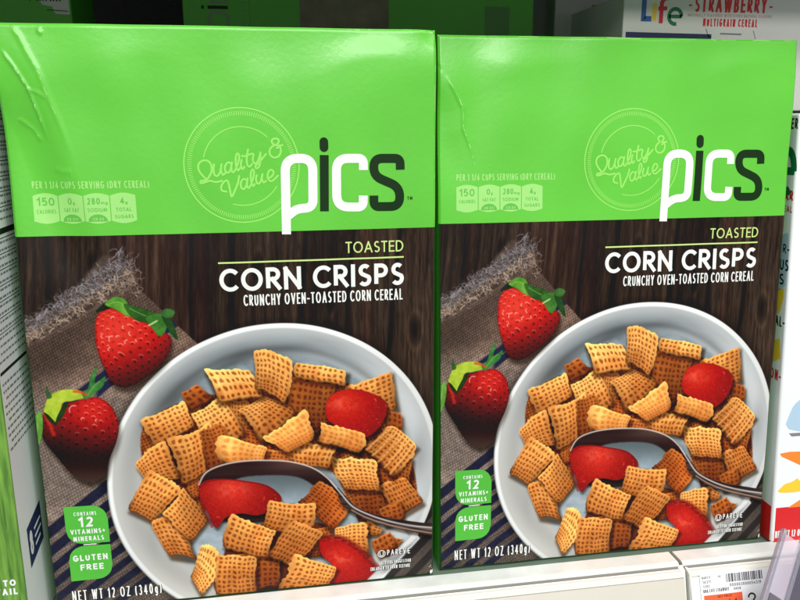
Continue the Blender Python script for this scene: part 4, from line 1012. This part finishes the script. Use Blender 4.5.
t = thing('cereal_box', 'green cereal box at the far left back with a torn white sticker', 'cereal box')
hx0, hx1, hy = -190.0, -105.0, 470.0
prism(t, 'card_body', M_shadegreen, [(hx0, hy, 150), (hx1, hy, 150), (hx1, hy + 60, 150), (hx0, hy + 60, 150), (hx0, hy, 340), (hx1, hy, 340), (hx1, hy + 60, 340), (hx0, hy + 60, 340)], 1)
HP = Plane((hx0, hy, 340), (1, 0, 0), (0, 0, -1), (0, -1, 0))
k = Ink(); tilefill(k, [(62.5, 12), (84, 12), (84, 45), (76, 44.6), (75.5, 41), (70, 40), (68.5, 37.5), (63, 36.5)], 0, 2); k.build('white_sticker', mat('sticker_paper', (205, 205, 200), rough=.6), HP, t, .1)
k = Ink(); k.text('0023 3004', 67, 78.5, 38.2, 3.4, .7, 0, gap=.5); k.line([(72, 42.6), (83, 43.2)], .5, 0); k.line([(58, 30), (64, 38)], .9, 0); k.build('sticker_lettering', M_black, HP, t, .15)

t = thing('cereal_box', 'dim white cereal box in shade, between the sideways green box and the white box end', 'cereal box')
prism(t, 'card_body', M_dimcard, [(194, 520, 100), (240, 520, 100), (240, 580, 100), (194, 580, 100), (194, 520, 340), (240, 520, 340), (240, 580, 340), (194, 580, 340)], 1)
DP = Plane((194, 520, 340), (1, 0, 0), (0, 0, -1), (0, -1, 0))
k = Ink(); k.line([(28, 26), (28, 31), (33, 32), (36, 29)], 3.4, 0); k.build('red_print_mark', M_red, DP, t, .06)
k = Ink(); k.line([(29 + 4 * math.cos(math.radians(a)), 40 - 4 * math.sin(math.radians(a))) for a in range(0, 330, 30)], 2.4, 0); k.build('green_print_mark', M_emer, DP, t, .06)
k = Ink(); k.line([(30, 14), (30, 20)], 3, 0); k.build('blue_print_mark', M_blue2, DP, t, .06)
k = Ink()
for j in range(16): k.line([(39.5, 22 + j * 1.4), (44.5 - (j % 3) * .8, 22 + j * 1.4)], .4, 0)
k.build('small_lettering', M_greytext, DP, t, .06)

# --- neighbour at the far left: green front, white facts side
t = thing('cereal_box', 'green fronted cereal box cut off at the left edge, white facts panel on its side', 'cereal box')
M_grass = bpy.data.materials.new('grass_green_print'); M_grass.use_nodes = True
nt = M_grass.node_tree; b = nt.nodes['Principled BSDF']; b.inputs['Roughness'].default_value = .45
tc = nt.nodes.new('ShaderNodeTexCoord'); mp = nt.nodes.new('ShaderNodeMapping'); mp.inputs['Scale'].default_value = (520, 520, 45)
n1 = nt.nodes.new('ShaderNodeTexNoise'); n1.inputs['Scale'].default_value = 1.0; n1.inputs['Detail'].default_value = 6
cr = nt.nodes.new('ShaderNodeValToRGB'); cr.color_ramp.elements[0].position = .32; cr.color_ramp.elements[1].position = .68
cr.color_ramp.elements[0].color = tuple(s2l((58, 104, 32))) + (1,); cr.color_ramp.elements[1].color = tuple(s2l((120, 168, 66))) + (1,)
nt.links.new(tc.outputs['Object'], mp.inputs['Vector']); nt.links.new(mp.outputs['Vector'], n1.inputs['Vector'])
nt.links.new(n1.outputs['Fac'], cr.inputs['Fac']); nt.links.new(cr.outputs['Color'], b.inputs['Base Color'])
nx1, nx0, ny, nz = -117.4, -307.0, 331.2, 262.0
prism(t, 'card_body', M_grass, [(nx0, ny, .3), (nx1, ny, .3), (nx1, ny + 62, .3), (nx0, ny + 62, .3), (nx0, ny, nz), (nx1, ny, nz), (nx1, ny + 62, nz), (nx0, ny + 62, nz)], .9)
NS = Plane((nx1, ny, nz), (0, 1, 0), (0, 0, -1), (1, 0, 0)); NFp = Plane((nx1, ny, nz), (1, 0, 0), (0, 0, -1), (0, -1, 0))
k = Ink(); tilefill(k, [(1.3, 1), (61, 1), (61, nz - 1.2), (1.3, nz - 1.2)], 0, 8); k.build('facts_panel', mat('white_side_print', (220, 226, 226), rough=.45, noise=.02, nscale=30), NS, t, .04)
k = Ink()
for j in range(47):                        # rows of small print, short dashes
    v_ = 14 + j * 3.3
    if v_ > 200: break
    if abs(v_ - 72) < 2 or abs(v_ - 131) < 2: continue
    x = 3.5 if j % 3 else 6
    while x < 57:
        l_ = random.uniform(1.5, 4.5); k.line([(x, v_), (min(x + l_, 58), v_)], .95 if v_ < 131 else 1.15, 0); x += l_ + .9
k.build('small_print', M_greytext, NS, t, .08)
k = Ink(); k.line([(2.5, 72), (59, 72)], 2.6, 1); k.line([(2.5, 131), (59, 131)], 1.5, 1)
for j in range(16):
    if abs(j * 6.6 + 22 - 72) > 3 and j * 6.6 + 22 < 128: k.line([(2.5, j * 6.6 + 15.6), (59, j * 6.6 + 15.6)], .35, 1)
k.build('facts_rules', M_black, NS, t, .08)
k = Ink(); tilefill(k, [(10.5, 208), (32, 204), (32, 224), (10.5, 228)], 0, 4); k.build('tag_logo', M_navy, NS, t, .08)
k = Ink(); k.text('8', 12.5, 17, 223, 12, 1.9, 2); k.line([(20, 213), (30, 211.4)], 1.3, 2); k.line([(20, 217), (30, 215.4)], 1.3, 2); k.line([(20, 221), (28, 219.6)], 1.3, 2); k.build('tag_logo_lettering', M_wcard, NS, t, .12)
k = Ink(); k.text('ENLARGED TO', -33, -3.6, 229.6, 3.2, .8, 0, gap=.8); k.text('SHOW DETAIL', -32, -3.4, 234.0, 3.2, .8, 0, gap=.8); k.build('front_lettering', M_wcard, NFp, t, .08)

# ================================================================== SHELF
M_enamel = mat('white_enamel', (226, 230, 226), rough=.26, spec=.5, noise=.09, nscale=60, bump=.15, bscale=300)
M_enamel2 = mat('shade_tinted_enamel', (104, 122, 108), rough=.18, noise=.03, nscale=40)  # grey-green puts the deck's shade and box reflections into its colour
M_back = mat('back_panel_paint', (60, 60, 58), rough=.7, noise=.05)
SX0, SX1 = -700, 900
deck = thing('shelf', 'white enamelled store shelf with a lipped front edge, under all the boxes', 'shelf')
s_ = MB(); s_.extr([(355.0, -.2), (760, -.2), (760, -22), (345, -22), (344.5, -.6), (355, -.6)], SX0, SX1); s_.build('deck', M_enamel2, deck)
joint = 213.0
for a, b_ in ((SX0, joint - 1.4), (joint + .8, SX1)):
    s_ = MB(); s_.extr([(355.2, .0), (354.6, .7), (345.2, .75), (343.9, .5), (343.2, -.4), (342.9, -1.6), (344.0, -2.2), (355.2, -.9)], a, b_); s_.build('front_lip', M_enamel, deck)
# price channels: ribs, tilted face
chan = mat('channel_plastic', (226, 224, 216), rough=.3, spec=.5, noise=.015)
M_bone = mat('bone_backing', (204, 200, 188), rough=.5, noise=.03, nscale=20)
for (a, b_), lab in (((SX0, joint - 1.8), 'empty bone coloured price channel along the left part of the shelf edge'), ((joint + 1.2, SX1), 'white price channel on the right part of the shelf edge, holding the price label')):
    c_ = thing('price_channel', lab, 'price channel', group='price channels along the shelf edge')
    top = [(341.2, -2.2), (341.1, -1.7), (340.8, -1.4), (340.4, -1.9), (339.6, -1.6), (338.4, -1.6), (337.9, -2.3), (337.2, -2.1), (336.4, -2.4), (336.0, -3.4), (336.6, -4.2), (341.2, -4.4)]
    s_ = MB(); s_.extr(top, a, b_); s_.build('top_ribs', chan, c_)
    s_ = MB(); s_.extr([(343.1, -1.7), (342.7, -1.0), (341.4, -1.5), (341.4, -3.4), (343.1, -3.4)], a, b_); s_.build('gap_shade_strip', mat('gap_shade_grey', (128, 128, 122), rough=.5), c_)  # added grey strip, shade of the gap under the lip put into its colour
    s_ = MB(); s_.extr([(335.9, -4.0), (322.0, -45), (324.0, -45.6), (337.9, -4.6)], a + .2, b_ - .2); s_.build('label_backing', M_bone if b_ < 300 else M_enamel, c_)
    s_ = MB(); s_.extr([(322.2, -44), (317.6, -44.6), (317.0, -47.4), (323.6, -49.4), (325.0, -45.8)], a, b_); s_.build('bottom_rib', chan, c_)
# joint between channels
jt = thing('channel_joint', 'white upright plastic end piece where the two price channels meet', 'joint')
s_ = MB(); s_.hexa([(joint - 3.2, 332, -30), (joint + .4, 331.5, -30), (joint + .6, 336, -30), (joint - 3.0, 336.5, -30), (joint - 3.0, 339.5, -1.6), (joint + .2, 339.0, -1.4), (joint + .6, 343.0, -.2), (joint - 2.4, 343.4, -.4)]); s_.build('end_cap', M_enamel, jt, bevel=.5)
s_ = MB(); s_.hexa([(joint + .9, 329.5, -30), (joint + 3.4, 329.5, -30), (joint + 3.6, 336, -30), (joint + 1.1, 336.5, -30), (joint + 1.0, 336.6, -2.0), (joint + 2.6, 336.4, -2.4), (joint + 3.0, 341.0, -1.0), (joint + 1.2, 342.4, -.6)]); s_.build('end_cap', chan, jt, bevel=.5)
# price label
sl_ = np.array([0, -13.9, -41.0]); sl_ = sl_ / np.linalg.norm(sl_); nn = np.array([0, -41.0, 13.9]); nn = nn / np.linalg.norm(nn)
LP = Plane(np.array([219.6, 335.9, -4.0]) + sl_ * -1.2 + nn * .3, (1, 0, 0), sl_, nn)
pl = thing('price_label', 'white paper price label with barcode and orange price block, in the right price channel', 'price label')
M_paper = mat('label_paper', (236, 238, 242), rough=.55)
b = MB(); c0 = LP.at([0, 62, 62, 0], [0, 0, 32, 32], 0); c1 = LP.at([0, 62, 62, 0], [0, 0, 32, 32], .25)
b.hexa([tuple(p) for p in c0] + [tuple(p) for p in c1]); b.build('paper', M_paper, pl)
k = Ink(); x = 15.5; r_ = random.Random(4)
while x < 37:
    w_ = r_.choice((.25, .35, .5, .75)); k.line([(x, .9), (x, 5.4)], w_, 0); x += w_ / 2 + r_.choice((.4, .55, .8))
k.build('barcode', mat('barcode_ink', (70, 70, 78)), LP, pl, .32)
k = Ink(); k.text('000003000054319', 17.2, 35.8, 7.8, 1.7, .26, 0, gap=.4)
k.text('060117', 1.2, 6.2, 2.6, 1.4, .24, 0, gap=.35); k.text('10', 10.6, 12.2, 2.6, 1.2, .22, 0, gap=.3); k.text('16311', 1.4, 6.4, 4.9, 1.4, .24, 0, gap=.35); k.text('12OZ', 1.6, 5.2, 7.2, 1.4, .24, 0, gap=.35)
k.text('QUA LIFE STRAWBRY', 1.4, 16.4, 9.8, 1.8, .3, 0, gap=.35); k.text('15020', 19, 23.4, 9.8, 1.4, .24, 0, gap=.35)
k.line([(29.5 - 2.0 * math.cos(math.radians(a)), 14.6 - 2.0 * math.sin(math.radians(a))) for a in range(0, 200, 20)] + [(27.4, 20), (32, 20)], .9, 0)
k.build('label_lettering', M_black, LP, pl, .32)
k = Ink(); tilefill(k, [(1.5, 11.2), (24, 11.2), (24, 30), (1.5, 30)], 0, 6); k.build('orange_block', mat('orange_label_ink', (236, 96, 52)), LP, pl, .32)
k = Ink(); k.text('HOT PRICE', 9.5, 17.6, 13.0, 1.2, .22, 0, gap=.3); k.text('2.44', 9, 21, 19.5, 5, 1, 0, gap=.8); k.build('price_lettering', M_black, LP, pl, .38)
# clear plastic holder clipped on the shelf edge, lower right
def clear(name, col, a_):
    m_ = mat(name, col, rough=.12, spec=.6, alpha=a_, coat=.4); return m_
M_clear = clear('lilac_clear_plastic', (160, 158, 176), .55); M_clear2 = clear('thin_clear_plastic', (214, 204, 220), .38)
hd = thing('plastic_holder', 'clear lilac tinted plastic sign holder clipped to the shelf edge at the lower right', 'sign holder')
A = np.array([263.0, 331.0, 23.5]); Bv = np.array([238.0, 310.0, -6.5]); dirv = (Bv - A); L_ = np.linalg.norm(dirv); dv = dirv / L_
rv = np.array([.96, .22, .05]); rv = rv - dv * (rv @ dv); rv /= np.linalg.norm(rv); nv_ = np.cross(dv, rv); nv_ = nv_ if nv_[1] < 0 else -nv_
def slab(u0, u1, t0, t1, w0, w1):
    P = []
    for w_ in (w0, w1):
        for u, tt in ((u0, t0), (u1, t0), (u1, t1), (u0, t1)): P.append(tuple(A + rv * u + dv * tt + nv_ * w_))
    b = MB(); b.hexa(P); return b
slab(-.2, 2.2, 0, 70, -1.6, 1.6).build('left_rail', M_clear, hd, bevel=.6)
slab(2.2, 12.6, 2.0, 70, -.3, .5).build('window', M_clear2, hd, bevel=.1)
slab(12.6, 14.8, -4, 70, -1.6, 1.8).build('right_rail', M_clear, hd, bevel=.6)
slab(14.8, 30, -4, 70, -1.2, 1.0).build('dark_insert', mat('dark_grey_insert', (84, 80, 94), rough=.3), hd, bevel=.2)
slab(3.0, 12.2, 35, 70, .7, 1.3).build('grey_insert', mat('grey_insert_card', (98, 94, 108), rough=.4), hd, bevel=.1)
# back wall of the shelf bay, and an unseen shelf added above to shade the rear boxes
bk = thing('back_wall', 'dark back panel of the shelving bay behind the rear boxes', 'panel'); bk['kind'] = 'structure'
s_ = MB(); s_.box((SX0, 760, -60), (SX1, 764, 470)); s_.build('panel', M_back, bk)
up = thing('added_shade_shelf', 'unseen shelf added above the boxes to shade the rear ones', 'shelf')
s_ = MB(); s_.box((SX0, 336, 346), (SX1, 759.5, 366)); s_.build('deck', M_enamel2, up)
s_ = MB(); s_.box((SX0, 330, 340), (SX1, 335.8, 378)); s_.build('front_lip', M_enamel, up, bevel=.8)

# ================================================================== LIGHT, WORLD, CAMERA
w = bpy.data.worlds.new('World'); bpy.context.scene.world = w; w.use_nodes = True
w.node_tree.nodes['Background'].inputs['Color'].default_value = (.93, .97, 1, 1)
w.node_tree.nodes['Background'].inputs['Strength'].default_value = .34
def area(name, loc, target, size, sy, power, col=(1, .98, .94)):
    l = bpy.data.lights.new(name, 'AREA'); l.shape = 'RECTANGLE'; l.size = size; l.size_y = sy; l.energy = power; l.color = col
    o = bpy.data.objects.new(name, l); C.objects.link(o); o.location = loc
    from mathutils import Vector
    o.rotation_euler = (Vector(target) - Vector(loc)).to_track_quat('-Z', 'Y').to_euler(); return o
area('ceiling_lamp', (.55, -.75, 2.0), (.1, .36, .12), 2.4, .25, 42)
area('ceiling_lamp', (.3, -2.4, 2.0), (.1, .36, .12), 2.4, .3, 42)
area('ceiling_lamp', (-.2, -3.6, 1.9), (.1, .36, .12), 2.4, .3, 68)
cam = bpy.data.cameras.new('camera'); co = bpy.data.objects.new('camera', cam); C.objects.link(co)
cam.sensor_width = 36; cam.lens = F / 800 * 36; cam.clip_start = .01; cam.clip_end = 50
from mathutils import Matrix
Rw = CR.T @ np.diag([1, -1, -1])
co.matrix_world = Matrix([[*Rw[0], 0], [*Rw[1], 0], [*Rw[2], CZ * MM], [0, 0, 0, 1]])
sc = bpy.context.scene; sc.camera = co
sc.view_settings.view_transform = 'Standard'; sc.view_settings.look = 'None'; sc.view_settings.exposure = 0; sc.view_settings.gamma = 1
sc.render.engine = 'CYCLES'; sc.cycles.use_denoising = True; sc.cycles.max_bounces = 6; sc.cycles.transparent_max_bounces = 12
